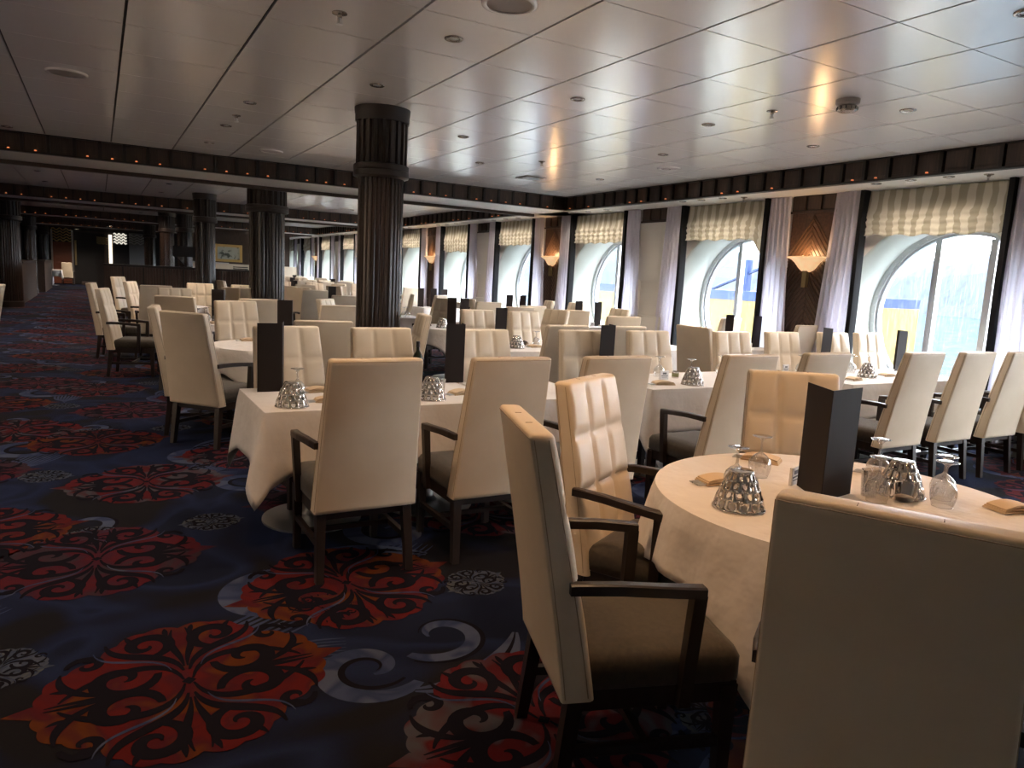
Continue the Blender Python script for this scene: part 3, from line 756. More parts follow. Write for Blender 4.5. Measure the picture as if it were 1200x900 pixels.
def medallion_mesh(mcol, name):
    b = MB(); n = 192; pts = []
    for i in range(n):
        a = 2*PI*i/n; q = abs(math.cos(a))**.9*.02
        r = .84+.075*abs(math.sin(4.0*a))+.05*math.cos(4*a)+.035*abs(math.sin(12*a))
        pts.append((r*math.cos(a), r*.96*math.sin(a), .0022))
    c = b.verts([(0, 0, .0022)])[0]; v = b.verts(pts)
    for i in range(n): b.face([c, v[i], v[(i+1) % n]], 0)
    for s in (-1, 1):
        lf = b.verts([(s*.84, 0, .0021), (s*.95, -.075, .0021), (s*1.12, .02, .0021), (s*.95, .085, .0021)]); b.face(lf, 0)
    z = .0024
    LAY[0] = 0
    for sx in (-1, 1):
        for sy in (-1, 1):
            s = sx*sy
            def sp(x, y, r, a, t, sg, w, zz=z, m=1): spiral_ribbon(b, sx*x, sy*y, r, (a if sx > 0 else PI-a)*(sy), t, sg*s, w, zz, m)
            sp(.42, .20, .235, PI, 1.2, 1, .105)
            sp(.25, .64, .20, -.5*PI, 1.25, -1, .095)
            sp(.64, .50, .13, 0, 1.1, 1, .065)
            curve_ribbon(b, (sx*.03, sy*.03), (sx*.12, sy*.50), (sx*.66, sy*.28), (sx*.80, sy*.05), .065, z, 1)
            curve_ribbon(b, (sx*.02, sy*.16), (sx*.08, sy*.55), (sx*.50, sy*.42), (sx*.52, sy*.76), .07, z, 1)
            curve_ribbon(b, (sx*.012, sy*.22), (sx*.02, sy*.50), (sx*.12, sy*.52), (sx*.05, sy*.84), .045, z, 1)
            curve_ribbon(b, (sx*.50, sy*.02), (sx*.72, sy*.12), (sx*.84, sy*.25), (sx*.80, sy*.44), .055, z, 1)
            curve_ribbon(b, (sx*.10, sy*.20), (sx*.17, sy*.50), (sx*.55, sy*.36), (sx*.60, sy*.66), .022, z+.0002, 2)
            curve_ribbon(b, (sx*.30, sy*.0), (sx*.50, sy*.015), (sx*.70, sy*.03), (sx*.88, sy*.02), .035, z, 1)
            for (px_, py_) in ((.84, .20), (.70, .62), (.38, .82), (.10, .86)):
                curve_ribbon(b, (sx*px_*.86, sy*py_*.86), (sx*px_*.90+.02, sy*py_*.90), (sx*px_*.96, sy*py_*.96+.02), (sx*px_*1.02, sy*py_*1.02), .035, z, 1, 6)
    zz = z+.0021; d = b.verts([(-.05, 0, zz), (0, -.05, zz), (.05, 0, zz), (0, .05, zz)]); b.face(d, 1)
    return b.build(name, [mcol, M['cdark'], M['slate']], link=False).data
med = [medallion_mesh(M['red1'], 'medallion'), medallion_mesh(M['red2'], 'medallion'), medallion_mesh(M['red3'], 'medallion')]
gmed = medallion_mesh(M['grey1'], 'grey_medallion')
def feather_mesh():
    b = MB(); z = .0003; LAY[0] = 0
    spiral_ribbon(b, 0, 0, .42, .6, 1.1, 1, .17, z, 0, 44, .80)
    spiral_ribbon(b, .62, -.42, .40, 2.4, .9, -1, .15, z+.0002, 0, 44, .75)
    spiral_ribbon(b, 0, 0, .30, .6, 1.0, 1, .05, z+.0003, 1, 40, .8)
    spiral_ribbon(b, .62, -.42, .46, 2.2, .8, -1, .04, z+.0004, 1, 40, .6)
    for i in range(9):
        y = -.10-.05*i; curve_ribbon(b, (-.15, y), (-.45, y-.02), (-.7, y+.02), (-1.0+.04*abs(i-4), -.30), .026, z+.0001, 0)
    curve_ribbon(b, (.3, .35), (.75, .4), (1.1, .1), (1.25, -.35), .20, z, 0)
    curve_ribbon(b, (.3, .35), (.75, .4), (1.1, .1), (1.25, -.35), .04, z+.0003, 1)
    return b.build('feather_scroll', [M['slate'], M['cdark']], link=False).data
fea = feather_mesh()
def put(mesh, name, x, y, s, rz, sx=1):
    o = place(name, mesh, fl, (x, y, 0), rz); o.scale = (s*sx, s, 1); o['kind'] = 'stuff' if False else 'part'; del o['kind']; return o
nm_ = 0
for i in range(-3, 8):
    for j in range(-1, 30):
        x = .08+1.10*i+(.17 if j % 2 == 0 else -.13); y = 2.73+1.38*j-(.77 if i % 2 else 0)
        if i == -1: x += .18
        if i == 1: x -= .02
        if y > 38 or (y > 24 and x > 1.2) or (x < -2.2) or (x > 7.9): continue
        put(med[(i*2+j+6) % 3 if not (i == 0 and j == 0) else 0], 'medallion', x, y, .52, .08*math.sin(i*3+j*5), 1 if (i+j) % 2 else -1); nm_ += 1
        gm_ = put(gmed, 'grey_medallion', x+.60, y+.06-(.30 if i % 2 else -.33), .17, .3*i, 1); gm_.location.z = -.0006
        if (i+j) % 2 == 0: put(fea, 'feather_scroll', x+.46, y+.62, .66, .5+.2*j, 1)
        else: put(fea, 'feather_scroll', x-.45, y+.58, .52, 2.6+.3*i, -1)

# ------------------------------------------------------------------ dining armchair
def chair_proto():
    e = empty('dining_armchair')
    # backrest
    b = MB(); rows = 40; nx = 36; rr = []
    def prof(z):
        t = (z-.355)/.78
        yr = -.13*max(0, t)**1.15; th = .10-.028*t; hw = .262-.034*t
        return yr, th, hw
    zs = [.355, .358]+[.358+(1.122-.358)*(j+1)/rows for j in range(rows)]+[1.130, 1.134, 1.135]
    for zi, z in enumerate(zs):
        yr, th, hw = prof(z)
        ins = {0: .006, len(zs)-3: .003, len(zs)-2: .008, len(zs)-1: .014}.get(zi, 0)
        hw -= ins; yr2 = yr+ins; yf = yr+th-ins
        ring = []
        c = .010
        ring += [(-hw+c, yr2, z), (-hw+.002, yr2+.003, z), (-hw, yr2+c, z)]
        ring += [(-hw, yr2+(yf-yr2)*.5, z)]
        ring += [(-hw, yf-.016, z), (-hw+.006, yf-.005, z)]
        for i in range(nx+1):
            x = (-hw+.014)+(2*hw-.028)*i/nx
            u = (x/(hw)+1)/2*3; v = (1.135-z)/.218
            fu, fv = abs(u-round(u)), abs(v-round(v))
            d = .0
            if z > .50:
                k1 = math.exp(-(fu/.08)**2) if round(u) in (1, 2) else 0
                k2 = math.exp(-(fv/.055)**2) if round(v) in (1, 2, 3) else 0
                d = -.014*max(k1, k2) + .008*math.cos((u-.5-math.floor(u))*PI)*math.cos((v-.5-math.floor(v))*PI)
            d *= min(1, max(0, (1.128-z)/.03)); ring.append((x, yf+d, z))
        ring += [(hw-.006, yf-.005, z), (hw, yf-.016, z), (hw, yr2+(yf-yr2)*.5, z), (hw, yr2+c, z), (hw-.002, yr2+.003, z), (hw-c, yr2, z)]
        rr.append(ring)
    b.rings(rr); bk = b.build('backrest', M['leather'], e, smooth=True, ang=60)
    s = MB()
    for sx in (-1, 1):
        pts = []; pf = []
        for j in range(13):
            z = .37+(1.118-.37)*j/12; yr, th, hw = prof(z); pts.append((sx*(hw+.0006), yr+.011, z)); pf.append((sx*(hw+.0006), yr+th-.020, z))
        s.tube(pts, .0016, 5); s.tube(pf, .0016, 5)
    yr, th, hw = prof(1.128)
    s.tube([(-hw+.006, yr+.0008, 1.1205), (hw-.006, yr+.0008, 1.1205)], .0014, 5)
    for u in (-.33, .33): s.tube([(u*hw, yr+.022, 1.1352), (u*hw, yr+th-.030, 1.1352)], .0012, 5)
    s.build('piping', M['seam'], bk)
    # seat
    b = MB(); rr = []
    for (z, ins) in ((.375, .012), (.385, 0), (.455, 0), (.478, .012), (.490, .04), (.494, .10)):
        ring = []; hx, y0, y1 = .245-ins, .075+ins, .565-ins; c = .03
        for (cx, cy, a0) in ((hx-c, y1-c, 0), (-hx+c, y1-c, .5*PI), (-hx+c, y0+c, PI), (hx-c, y0+c, 1.5*PI)):
            for q in range(4): a = a0+q*PI/6; ring.append((cx+c*math.cos(a), cy+c*math.sin(a), z))
        rr.append(ring)
    b.rings(rr); b.build('seat', M['seat'], e, smooth=True, ang=60)
    MB().box(-.238, .238, .03, .555, .315, .378).build('seat_frame', M['wood'], e)
    for sx in (-1, 1):
        MB().hexa([(sx*.235-.019, -.012, 0), (sx*.235+.019, -.012, 0), (sx*.235+.019, .026, 0), (sx*.235-.019, .026, 0)],
                  [(sx*.222-.024, .025, .37), (sx*.222+.024, .025, .37), (sx*.222+.024, .075, .37), (sx*.222-.024, .075, .37)]).build('leg', M['wood'], e)
        MB().hexa([(sx*.222-.018, .515, 0), (sx*.222+.018, .515, 0), (sx*.222+.018, .551, 0), (sx*.222-.018, .551, 0)],
                  [(sx*.220-.024, .505, .37), (sx*.220+.024, .505, .37), (sx*.220+.024, .557, .37), (sx*.220-.024, .557, .37)]).build('leg', M['wood'], e)
        a = MB()
        path = [(sx*.250, .005, .700), (sx*.262, .06, .704), (sx*.270, .15, .704), (sx*.276, .25, .698), (sx*.273, .34, .690), (sx*.268, .405, .684)]
        rr = []
        for i, p in enumerate(path):
            hw, hh = (.017+.004*(i/5)), .016
            rr.append([(p[0]-hw, p[1], p[2]-hh), (p[0]+hw, p[1], p[2]-hh), (p[0]+hw, p[1], p[2]+hh-.004), (p[0]+hw-.006, p[1], p[2]+hh), (p[0]-hw+.006, p[1], p[2]+hh), (p[0]-hw, p[1], p[2]+hh-.004)])
        a.rings(rr); a.build('armrest', M['wood'], e)
        MB().hexa([(sx*.252-.016, .355, .32), (sx*.252+.016, .355, .32), (sx*.252+.016, .395, .32), (sx*.252-.016, .395, .32)],
                  [(sx*.268-.019, .368, .675), (sx*.268+.019, .368, .675), (sx*.268+.019, .408, .675), (sx*.268-.019, .408, .675)]).build('arm_post', M['wood'], e)
        MB().box(sx*.225-.012, sx*.225+.012, .03, .53, .165, .195).build('stretcher', M['wood'], e)
    MB().box(-.215, .215, .27, .295, .168, .192).build('stretcher', M['wood'], e)
    return e
proto = chair_proto(); proto_used = False
def chair(x, y, deg, lab, grp=None):
    global proto_used
    if proto_used: o = copy_tree(proto)
    else: o = proto; proto_used = True
    o.location = (x, y, 0); o.rotation_euler.z = math.radians(deg)
    for k_ in ('group',):
        if k_ in o: del o[k_]
    tag(o, lab, 'chair', grp); return o
def tchair(p, deg, lab, grp=None, front=False):     # p = centre of the top edge
    a = math.radians(deg); d = (-math.sin(a), math.cos(a)); k = .06 if front else .13
    return chair(p[0]+d[0]*k, p[1]+d[1]*k, deg, lab, grp)
#CHAIRS
chair(1.432, .843, -62, 'cream leather chair filling the bottom right corner, seen from behind')
chair(1.19, 1.80, -108, 'cream chair seen from its side, left of the foreground round table, seat in full view')
chair(1.88, 2.46, 208, 'tufted cream chair facing right, behind the side-on chair, at the foreground round table')
chair(3.10, 2.45, 147, 'tufted cream chair across the foreground round table, behind the large open menu')
chair(3.42, 1.06, 55, 'cream chair cut by the right frame edge, at the foreground round table')
chair(1.14, 3.38, 0, 'cream chair seen from behind, leftmost of the near row, beside the drooping tablecloth corner')
chair(1.87, 3.36, 0, 'cream chair seen from behind, second in the near row, left of the side-on foreground chair')
chair(2.57, 3.36, 0, 'cream chair back rising behind the tufted foreground chair, third in the near row')
chair(3.66, 3.37, 0, 'cream chair seen from behind with its armrest beside the table with the wrinkled cloth')
chair(4.48, 3.42, 0, 'low cream chair back behind the large menu, fifth in the near row')
chair(5.60, 3.38, 0, 'cream chair in the right row with full back and legs visible, left of three')
chair(6.33, 3.37, 0, 'cream chair in the right row with full back and legs visible, middle of three')
chair(7.01, 3.34, 0, 'cream chair in the right row with full back and legs visible, right of three')
chair(7.70, 3.34, 0, 'cream chair cut off at the right frame edge in the right row')
chair(1.14, 5.04, 190, 'tufted cream chair facing the camera behind the leftmost tall menu and upturned glass')
chair(1.80, 4.99, 184, 'tufted cream chair facing the camera at the foot of the nearest column')
chair(2.60, 4.93, 183, 'tufted cream chair facing the camera, right of the second tall menu')
chair(3.58, 4.97, 180, 'tufted cream chair facing the camera, left of the menu in the centre of the room')
chair(4.30, 4.97, 180, 'tufted cream chair facing the camera, right of the menu in the centre of the room')
chair(5.36, 4.98, 180, 'tufted cream chair facing the camera in front of the yellow-hull window')
chair(6.12, 5.02, 180, 'tufted cream chair facing the camera under the nearest sconce, left of a menu')
chair(6.93, 5.02, 180, 'tufted cream chair facing the camera, right of the sconce menu')
chair(7.55, 5.02, 180, 'tufted white-lit chair facing the camera before the rightmost window, left of its menu')
chair(1.54, 5.80, -2, 'grey-shaded chair back behind the leftmost menu, left of the nearest column')
chair(3.79, 5.70, 2, 'shaded chair back behind the tufted chairs, left of the central menu')
chair(4.47, 5.68, 0, 'shaded chair back behind the tufted chairs, right of the central menu')
chair(5.60, 5.75, -86, 'tall shaded chair seen from behind, turned to the window, right of the wide cream pier')
tchair((7.93, 6.16), 0, 'cream chair back behind the menu under the nearest sconce')
tchair((7.82, 7.38), 12, 'pinkish chair back in front of the yellow-hull window, left of a dark menu')
tchair((5.72, 7.19), -12, 'low grey chair back left of the wide cream pier')
tchair((5.84, 8.48), -18, 'shaded chair back beside the second sconce pier, left of a dark menu')
tchair((7.67, 11.95), 75, 'pale chair seen edge-on against the second sconce pier')
tchair((7.85, 11.29), 90, 'small pale chair behind the menu left of the second window from the wide pier')
tchair((7.36, 9.33), 90, 'small pale chair behind the menu at the wide cream pier')
tchair((4.63, 7.81), 190, 'tufted chair facing the camera behind the bread basket table in the room centre', front=True)
tchair((4.04, 7.93), 186, 'tufted chair facing the camera behind a black menu, left of the room centre', front=True)
tchair((2.88, 6.78), 78, 'chair seen edge-on, leaning right, right of the nearest column foot')
tchair((5.24, 8.93), 2, 'sand-topped chair back just showing over the central tufted chair, left one')
tchair((5.76, 9.45), 2, 'grey-topped chair back just showing over the central tufted chair, right one')
tchair((5.48, 10.38), 2, 'peach-topped chair back behind the black menu left of the room centre')
tchair((5.18, 12.87), 70, 'small chair edge-on right of the nearest column, beside a black menu')
tchair((5.80, 12.95), 40, 'small pale chair behind the second black menu right of the nearest column')
tchair((5.68, 11.58), -100, 'small pale chair right of the third black menu from the nearest column')
tchair((5.14, 11.26), 110, 'small peach chair edge-on left of the third black menu from the nearest column')
tchair((5.57, 8.47), 100, 'narrow cream chair by the dark menu on the second sconce pier')
# around the left tables
chair(.66, 6.48, -50, 'large cream chair seen from behind in the left group, turned to the right, armrest visible')
tchair((0.38, 7.22), -98, 'tufted cream chair in the left group facing right, just behind the large one')
chair(1.33, 8.42, 194, 'tufted cream chair facing the camera behind the left round table')
tchair((1.67, 9.09), 0, 'light grey chair back right of the left round table, beside a tall menu')
tchair((0.74, 9.21), -30, 'dark-shaded chair back with bright right edge in the left group')
chair(.12, 10.9, -104, 'tufted cream chair by the aisle facing right, with dark armrest, left group')
chair(-.02, 12.9, -100, 'chair by the aisle partly hidden, left of the tufted aisle chair')
tchair((0.43, 14.49), -112, 'tufted pale chair behind the aisle chairs, facing right')
tchair((0.31, 17.64), -120, 'farthest small pale chair at the left end of the aisle group')
tchair((0.78, 12.75), 0, 'brown-shaded chair back in the left group, left of a peach chair')
tchair((.98, 11.9), 184, 'peach tufted chair facing the camera in the left group, behind glasses', front=True)
tchair((1.66, 14.88), 182, 'sand coloured chair facing the camera below the ribbed partition', front=True)
tchair((2.40, 17.91), -80, 'orange-lit chair edge-on below the gold-framed picture')
tchair((2.02, 13.10), 0, 'bluish white chair back right of a dark menu in the left group')
tchair((2.44, 14.84), 180, 'small orange-lit chair behind the bluish white chair', front=True)
tchair((2.29, 12.99), 182, 'peach-orange tufted chair facing the camera left of the second column', front=True)
chair(-1.17, 11.0, 88, 'white chair cut by the left frame edge across the aisle')
tchair((-1.42, 43.61), -3, 'small white chair beside the red-brown screen at the far end')
# between the two nearest columns
tchair((2.60, 9.74), -128, 'white-backed chair with peach front seen cornerwise between the two nearest columns')
tchair((3.35, 11.10), 2, 'brown chair back touching the left edge of the nearest column, upper one')
tchair((2.38, 8.09), 0, 'wide brown chair back at the left edge of the nearest column, lower one')
tchair((3.39, 15.42), -62, 'shaded chair with white right edge, leftmost between the two nearest columns')
tchair((3.44, 14.54), -55, 'shaded rounded chair back between the two nearest columns')
tchair((5.54, 24.47), -50, 'tall shaded chair with white edge right of the second column, farther back')
tchair((4.76, 16.92), -60, 'shaded chair with white edge beside a black menu, left of the nearest column')
tchair((3.42, 13.28), 0, 'small grey chair back between the two nearest columns')
tchair((5.46, 18.95), -55, 'small white-edged chair near the windows, left of the nearest column')

# ------------------------------------------------------------------ tables
ZT = .76
def drape_cloth(shape, hx, hy, cloth, rot=0, seed=0, flare=.05, folds=9):
    """closed cloth skirt with a top; shape 'r' round (hx radius) or 's' rectangular"""
    rnd = random.Random(seed); n = 128; b = MB(); top = []; skirts = []
    ph = [rnd.uniform(0, 6.28) for _ in range(4)]
    if shape == 'r':
        P = [(hx*math.cos(2*PI*i/n), hx*math.sin(2*PI*i/n)) for i in range(n)]
        Nn = [(math.cos(2*PI*i/n), math.sin(2*PI*i/n)) for i in range(n)]
        a_ = cloth
        D = [a_/max(abs(math.cos(2*PI*i/n-rot)), abs(math.sin(2*PI*i/n-rot)))-hx for i in range(n)]
        Dm = a_-hx; CF = [max(0, (d-Dm)/(a_*1.414-hx-Dm)) for d in D]
    else:
        P = []; Nn = []; D = []; CF = []; c = .012; per = []
        # walk around the rounded rectangle
        segs = []
        L1, L2 = 2*(hx-c), 2*(hy-c); q = n//4-8
        for (cx, cy, a0, ln, dx, dy) in ((hx-c, hy-c, 0, L1, -1, 0), (-hx+c, hy-c, .5*PI, L2, 0, -1), (-hx+c, -hy+c, PI, L1, 1, 0), (hx-c, -hy+c, 1.5*PI, L2, 0, 1)):
            for k in range(8):
                a = a0+k/8*PI/2; P.append((cx+c*math.cos(a), cy+c*math.sin(a))); Nn.append((math.cos(a), math.sin(a))); w = 1-abs(k/8*2-1); D.append(cloth*(1.20+.32*w)); CF.append(.22+.05*w)
            a = a0+PI/2
            for k in range(q):
                u = k/q; P.append((cx+c*math.cos(a)+dx*ln*u, cy+c*math.sin(a)+dy*ln*u)); Nn.append((math.cos(a), math.sin(a)))
                e_ = min(u, 1-u)*ln; w = max(0, 1-e_/.16)**1.3; D.append(cloth*(1+.20*w)); CF.append(.22*w)
        n = len(P)
    rows = 9; rings_ = []
    for j in range(rows+1):
        t = j/rows; ring = []
        for i in range(n):
            a = 2*PI*i/n
            fold = (.5*math.sin(folds*a+ph[0])+.3*math.sin((folds*2+1)*a+ph[1])+.25*math.sin(5*a+ph[2]))
            off = .006*min(1, t*8) + t*(flare*.6+flare*2.3*CF[i]) + .034*t**1.1*fold*(1 if shape == 'r' else .8)
            x, y = P[i][0]+Nn[i][0]*off, P[i][1]+Nn[i][1]*off
            z = ZT - (0 if t == 0 else .004) - D[i]*t*.985
            ring.append((x, y, z))
        rings_.append(ring)
    inner = [[(p[0]*s_, p[1]*s_, ZT+.0015*(1-s_)) for p in P] for s_ in (.02, .5, .93)]
    b.rings(inner+rings_, True, True, False)
    return b
def table(shape, x, y, hx, hy, lab, clab, cloth=.30, rot=0, rz=0, seed=0, base='disc', folds=9, flare=.05, grp=None, cgrp=None):
    e = empty('pedestal_table', (x, y, 0), rz)
    if shape == 'r': MB().lathe([(hx-.02, ZT-.035), (hx-.006, ZT-.03), (hx-.006, ZT-.004)], 48, cap0=True, cap1=True).build('tabletop', M['wood'], e)
    else: MB().box(-hx+.006, hx-.006, -hy+.006, hy-.006, ZT-.035, ZT-.004).build('tabletop', M['wood'], e)
    xs = [0] if (shape == 'r' or hx < .5) else [-hx*.5, hx*.5]
    for q in xs:
        MB().lathe([(.30, 0), (.30, .012), (.24, .024), (.07, .035), (.045, .06), (.045, ZT-.06), (.12, ZT-.045), (.12, ZT-.036)], 40, (q, 0, 0), cap0=True).build('pedestal', M['steel'], e, smooth=True, ang=35)
    tag(e, lab, 'table', grp)
    o = drape_cloth(shape, hx, hy, cloth, rot, seed, flare, folds).build('tablecloth', M['cloth'], smooth=True, ang=70, loc=(x, y, 0), rz=rz)
    md = o.modifiers.new('thickness', 'SOLIDIFY'); md.thickness = .002; md.offset = 1
    tag(o, clab, 'tablecloth', cgrp)
table('r', 2.50, 1.72, .715, 0, 'round pedestal table in the right foreground', 'white cloth on the foreground round table, its folds catching warm light', cloth=.965, rot=math.radians(164), seed=3, folds=11, flare=.045)
table('s', 1.12, 4.37, .365, .41, 'small square table at the left end of the near row', 'white cloth with a pointed drooping corner on the leftmost near table', cloth=.345, seed=5, folds=3, flare=.06)
table('s', 1.90, 4.38, .36, .41, 'small square table between the two nearest full chair backs', 'white cloth on the second small table of the near row', cloth=.31, seed=6, folds=4)
table('s', 2.66, 4.38, .36, .41, 'small square table behind the tufted foreground chair', 'white cloth on the third small table of the near row', cloth=.31, seed=8, folds=4)
table('s', 4.40, 4.56, .77, .40, 'rectangular table with bread basket and name card, centre right', 'white wrinkled cloth with a hanging left corner, centre right', cloth=.33, seed=11, folds=6, flare=.05)
table('s', 6.70, 4.42, .92, .42, 'long table in front of the rightmost window', 'white cloth on the long table before the rightmost window', cloth=.31, seed=12, folds=6)
table('r', 1.52, 7.38, .62, 0, 'round table left of the nearest column', 'white cloth over the round table left of the nearest column', cloth=.84, rot=.4, seed=13)
table('r', 1.35, 10.35, .62, 0, 'round table crowded with upturned glasses in the left group', 'white cloth on the table crowded with glasses, left group', cloth=.84, rot=.2, seed=14)
table('r', 1.15, 13.75, .50, 0, 'farther round table of the left group below the ribbed partition', 'white cloth on the farther left table below the ribbed partition', cloth=.70, rot=.1, seed=15)
table('s', 4.46, 7.05, .76, .38, 'table with bread basket and glasses in the room centre', 'white cloth on the bread basket table in the room centre', cloth=.31, seed=16, folds=6)
table('r', 4.62, 9.85, .62, 0, 'round table right of the nearest column, behind a side-on chair', 'white cloth on the round table right of the nearest column', cloth=.84, rot=.5, seed=17)
table('s', 4.55, 12.1, .40, .40, 'small table touching the right edge of the nearest column', 'white cloth on the small table touching the nearest column', cloth=.31, seed=18)
table('s', 7.55, 6.98, .48, .32, 'table by the yellow-hull window', 'white cloth on the table by the yellow-hull window', cloth=.31, seed=19)
table('s', 7.60, 10.6, .48, .40, 'table by the window between the wide pier and the second sconce', 'white cloth on the window table right of the second sconce pier', cloth=.31, seed=20)
table('s', 7.45, 13.0, .45, .40, 'table right in front of the second sconce pier', 'white cloth on the table at the second sconce pier', cloth=.31, seed=21)
table('s', 6.85, 15.6, .50, .40, 'small far table beside the fifth window', 'white cloth on the small far table beside the fifth window', cloth=.31, seed=22)
table('s', 6.2, 7.1, .45, .40, 'table hidden behind the tall shaded chair, before the wide pier', 'white cloth on the half-hidden table before the wide pier', cloth=.31, seed=31)
table('s', -2.0, 42.6, .4, .4, 'tiny far table beside the red-brown screen', 'white cloth on the tiny far table by the red-brown screen', cloth=.31, seed=23)
table('r', 4.25, 13.9, .5, 0, 'round table seen between the two nearest columns', 'white cloth on the round table between the two nearest columns', cloth=.70, rot=.5, seed=24)
# far tables along the windows, nothing tells them apart
far_tabs = [(4.6, 18.4), (6.9, 19.4), (5.6, 23.0), (7.1, 23.8), (6.0, 28.0), (7.15, 29.5), (7.15, 34.0), (5.6, 33.5)]
for q, (fx, fy) in enumerate(far_tabs):
    table('s', fx, fy, .75, .40, 'far white-clothed table by the distant windows', 'far white tablecloth by the distant windows', cloth=.31, seed=40+q, grp='far dining tables', cgrp='far tablecloths')
    for sx in (-.38, .38):
        chair(fx+sx, fy-.98, 4*math.sin(q), 'far cream chair back by the distant windows', 'far chairs with backs to the camera')
        chair(fx+sx, fy+.98, 180+5*math.sin(q*2), 'far tufted cream chair facing the camera by the distant windows', 'far chairs facing the camera')

# ------------------------------------------------------------------ table ware
def first(fn):
    store = {}
    def mk(x, y, rz, lab, grp=None, z=ZT+.003, **kw):
        key = tuple(sorted(kw.items()))
        if key in store: o = copy_tree(store[key])
        else: o = fn(**kw); store[key] = o
        o.location = (x, y, z); o.rotation_euler.z = rz
        if 'group' in o: del o['group']
        o['label'] = lab
        if grp: o['group'] = grp
        return o
    return mk
def wine_():
    e = empty('wine_glass')
    b = MB(); b.lathe([(.036, 0), (.0365, .002), (.042, .018), (.047, .040), (.047, .058), (.040, .078), (.024, .094), (.010, .103), (.006, .110)], 28); o = b.build('bowl', M['glass'], e, smooth=True)
    MB().lathe([(.0355, .0015), (.0375, .0008), (.0375, -.0008), (.0355, 0)], 28).build('lip', M['glass'], e, smooth=True)
    MB().lathe([(.006, .108), (.0048, .120), (.0048, .150), (.009, .162)], 14).build('stem', M['glass'], e, smooth=True)
    MB().lathe([(.009, .160), (.020, .168), (.038, .173), (.041, .1745), (.041, .176), (.022, .177), (.001, .1775)], 28).build('foot', M['glass'], e, smooth=True)
    return tag(e, '', 'glass')
wine = first(wine_)
def tumbler_():
    e = empty('tumbler'); MB().lathe([(.027, .002), (.028, .0), (.036, .105), (.034, .104), (.025, .008)], 20, cap0=True).build('cup', M['glass'], e, smooth=True, ang=50); return tag(e, '', 'glass')
tumbler = first(tumbler_)
def basket_():
    e = empty('bread_basket'); n = 13; rows = 4; b = MB(); sub = 8
    def P(u, t):
        r = .092-.050*t**1.35; z = .004+.135*t**.92; a = 2*PI*u/n; r *= 1-.045*abs(math.sin(PI*u))*(1-.5*t)
        return (r*math.cos(a), r*math.sin(a), z)
    for j in range(rows):
        for i in range(n):
            o = .5 if j % 2 else 0
            # one cell with an oval hole
            t0, t1 = j/rows, (j+1)/rows; tc = (t0+t1)/2; cell = []; hole = []
            for k in range(16):
                a = 2*PI*k/16; c, s_ = math.cos(a), math.sin(a); m_ = max(abs(c), abs(s_))
                cell.append(P(i+.5+o+.5*c/m_, tc+(t1-t0)*.5*s_/m_)); hole.append(P(i+.5+o+.26*c, tc+(t1-t0)*.36*s_))
            vo, vi = b.verts(cell), b.verts(hole)
            for k in range(16): b.face([vo[k], vo[(k+1) % 16], vi[(k+1) % 16], vi[k]])
    bmesh.ops.remove_doubles(b.bm, verts=b.bm.verts, dist=.0004)
    o = b.build('perforated_shell', M['chrome'], e, smooth=True); md = o.modifiers.new('thickness', 'SOLIDIFY'); md.thickness = .0015
    MB().lathe([(.0425, .137), (.043, .141), (.038, .143), (.001, .142)], 22).build('base_plate', M['chrome'], e, smooth=True)
    MB().lathe([(.091, .0), (.095, .001), (.095, .006), (.091, .007)], 32).build('rim', M['chrome'], e, smooth=True)
    return tag(e, '', 'basket')
basket = first(basket_)
def menu_(spread=105, w=.15, h=.43):
    e = empty('menu_card')
    for s in (-1, 1):
        a = math.radians(spread/2)
        p = MB().box(0, w, -.0015, .0015, 0, h, 0).build('cover_panel', M['menu'], e); p.rotation_euler.z = PI/2 + s*a
    return tag(e, '', 'menu')
menu = first(menu_)
def napkin_():
    e = empty('folded_napkin')
    for k, (w, d) in enumerate(((.17, .095), (.165, .09), (.155, .085))):
        b = MB(); rr = []
        for i in range(9):
            u = i/8; x = -w/2+w*u; z = .006*k+.012*k*math.sin(u*PI)*.5+.002
            rr.append([(x, -d/2+.006*math.sin(u*5+k), z), (x, d/2+.004*math.cos(u*4+k), z), (x, d/2, z+.007), (x, -d/2, z+.007)])
        b.rings(rr); b.build('napkin_layer', M['napkin'], e)
    for k in range(4):
        MB().tube([(-.02, -.03+.018*k, .007), (-.10, -.032+.018*k, .007), (-.125, -.033+.018*k, .006)], [.003, .005, .006], 6, ry=.003).build('cutlery_handle', M['steel'], e)
    return tag(e, '', 'napkin')
napkin = first(napkin_)
def card_():
    e = empty('table_card'); MB().box(-.045, .045, -.006, .006, 0, .075).build('acrylic_holder', M['card'], e)
    b = MB(); b.box(-.035, .035, -.0075, -.006, .030, .036); b.box(-.028, .028, -.0075, -.006, .018, .022); b.box(-.02, .02, -.0075, -.006, .044, .060); b.build('printed_lines', M['ink'], e)
    return tag(e, '', 'table card')
card = first(card_)
def sugar_():
    e = empty('condiment_jar'); MB().lathe([(.030, 0), (.030, .055), (.024, .06)], 16, cap0=True, cap1=True).build('jar', M['chrome'], e, smooth=True, ang=40)
    MB().lathe([(.0305, .012), (.0305, .045)], 16).build('label_band', M['pepper'], e); return tag(e, '', 'condiment')
sugar = first(sugar_)
def ramekin_():
    e = empty('sugar_bowl')
    a = MB(); a.lathe([(.030, 0), (.036, .003), (.042, .05), (.040, .052), (.036, .045)], 24, cap0=True); o = a.build('bowl', M['chrome'], e, smooth=True, ang=50)
    MB().lathe([(.037, .047), (.001, .049)], 20).build('sugar_fill', M['card'], e); o.rotation_euler = (0, 0, 0)
    return tag(e, '', 'bowl')
ramekin = first(ramekin_)
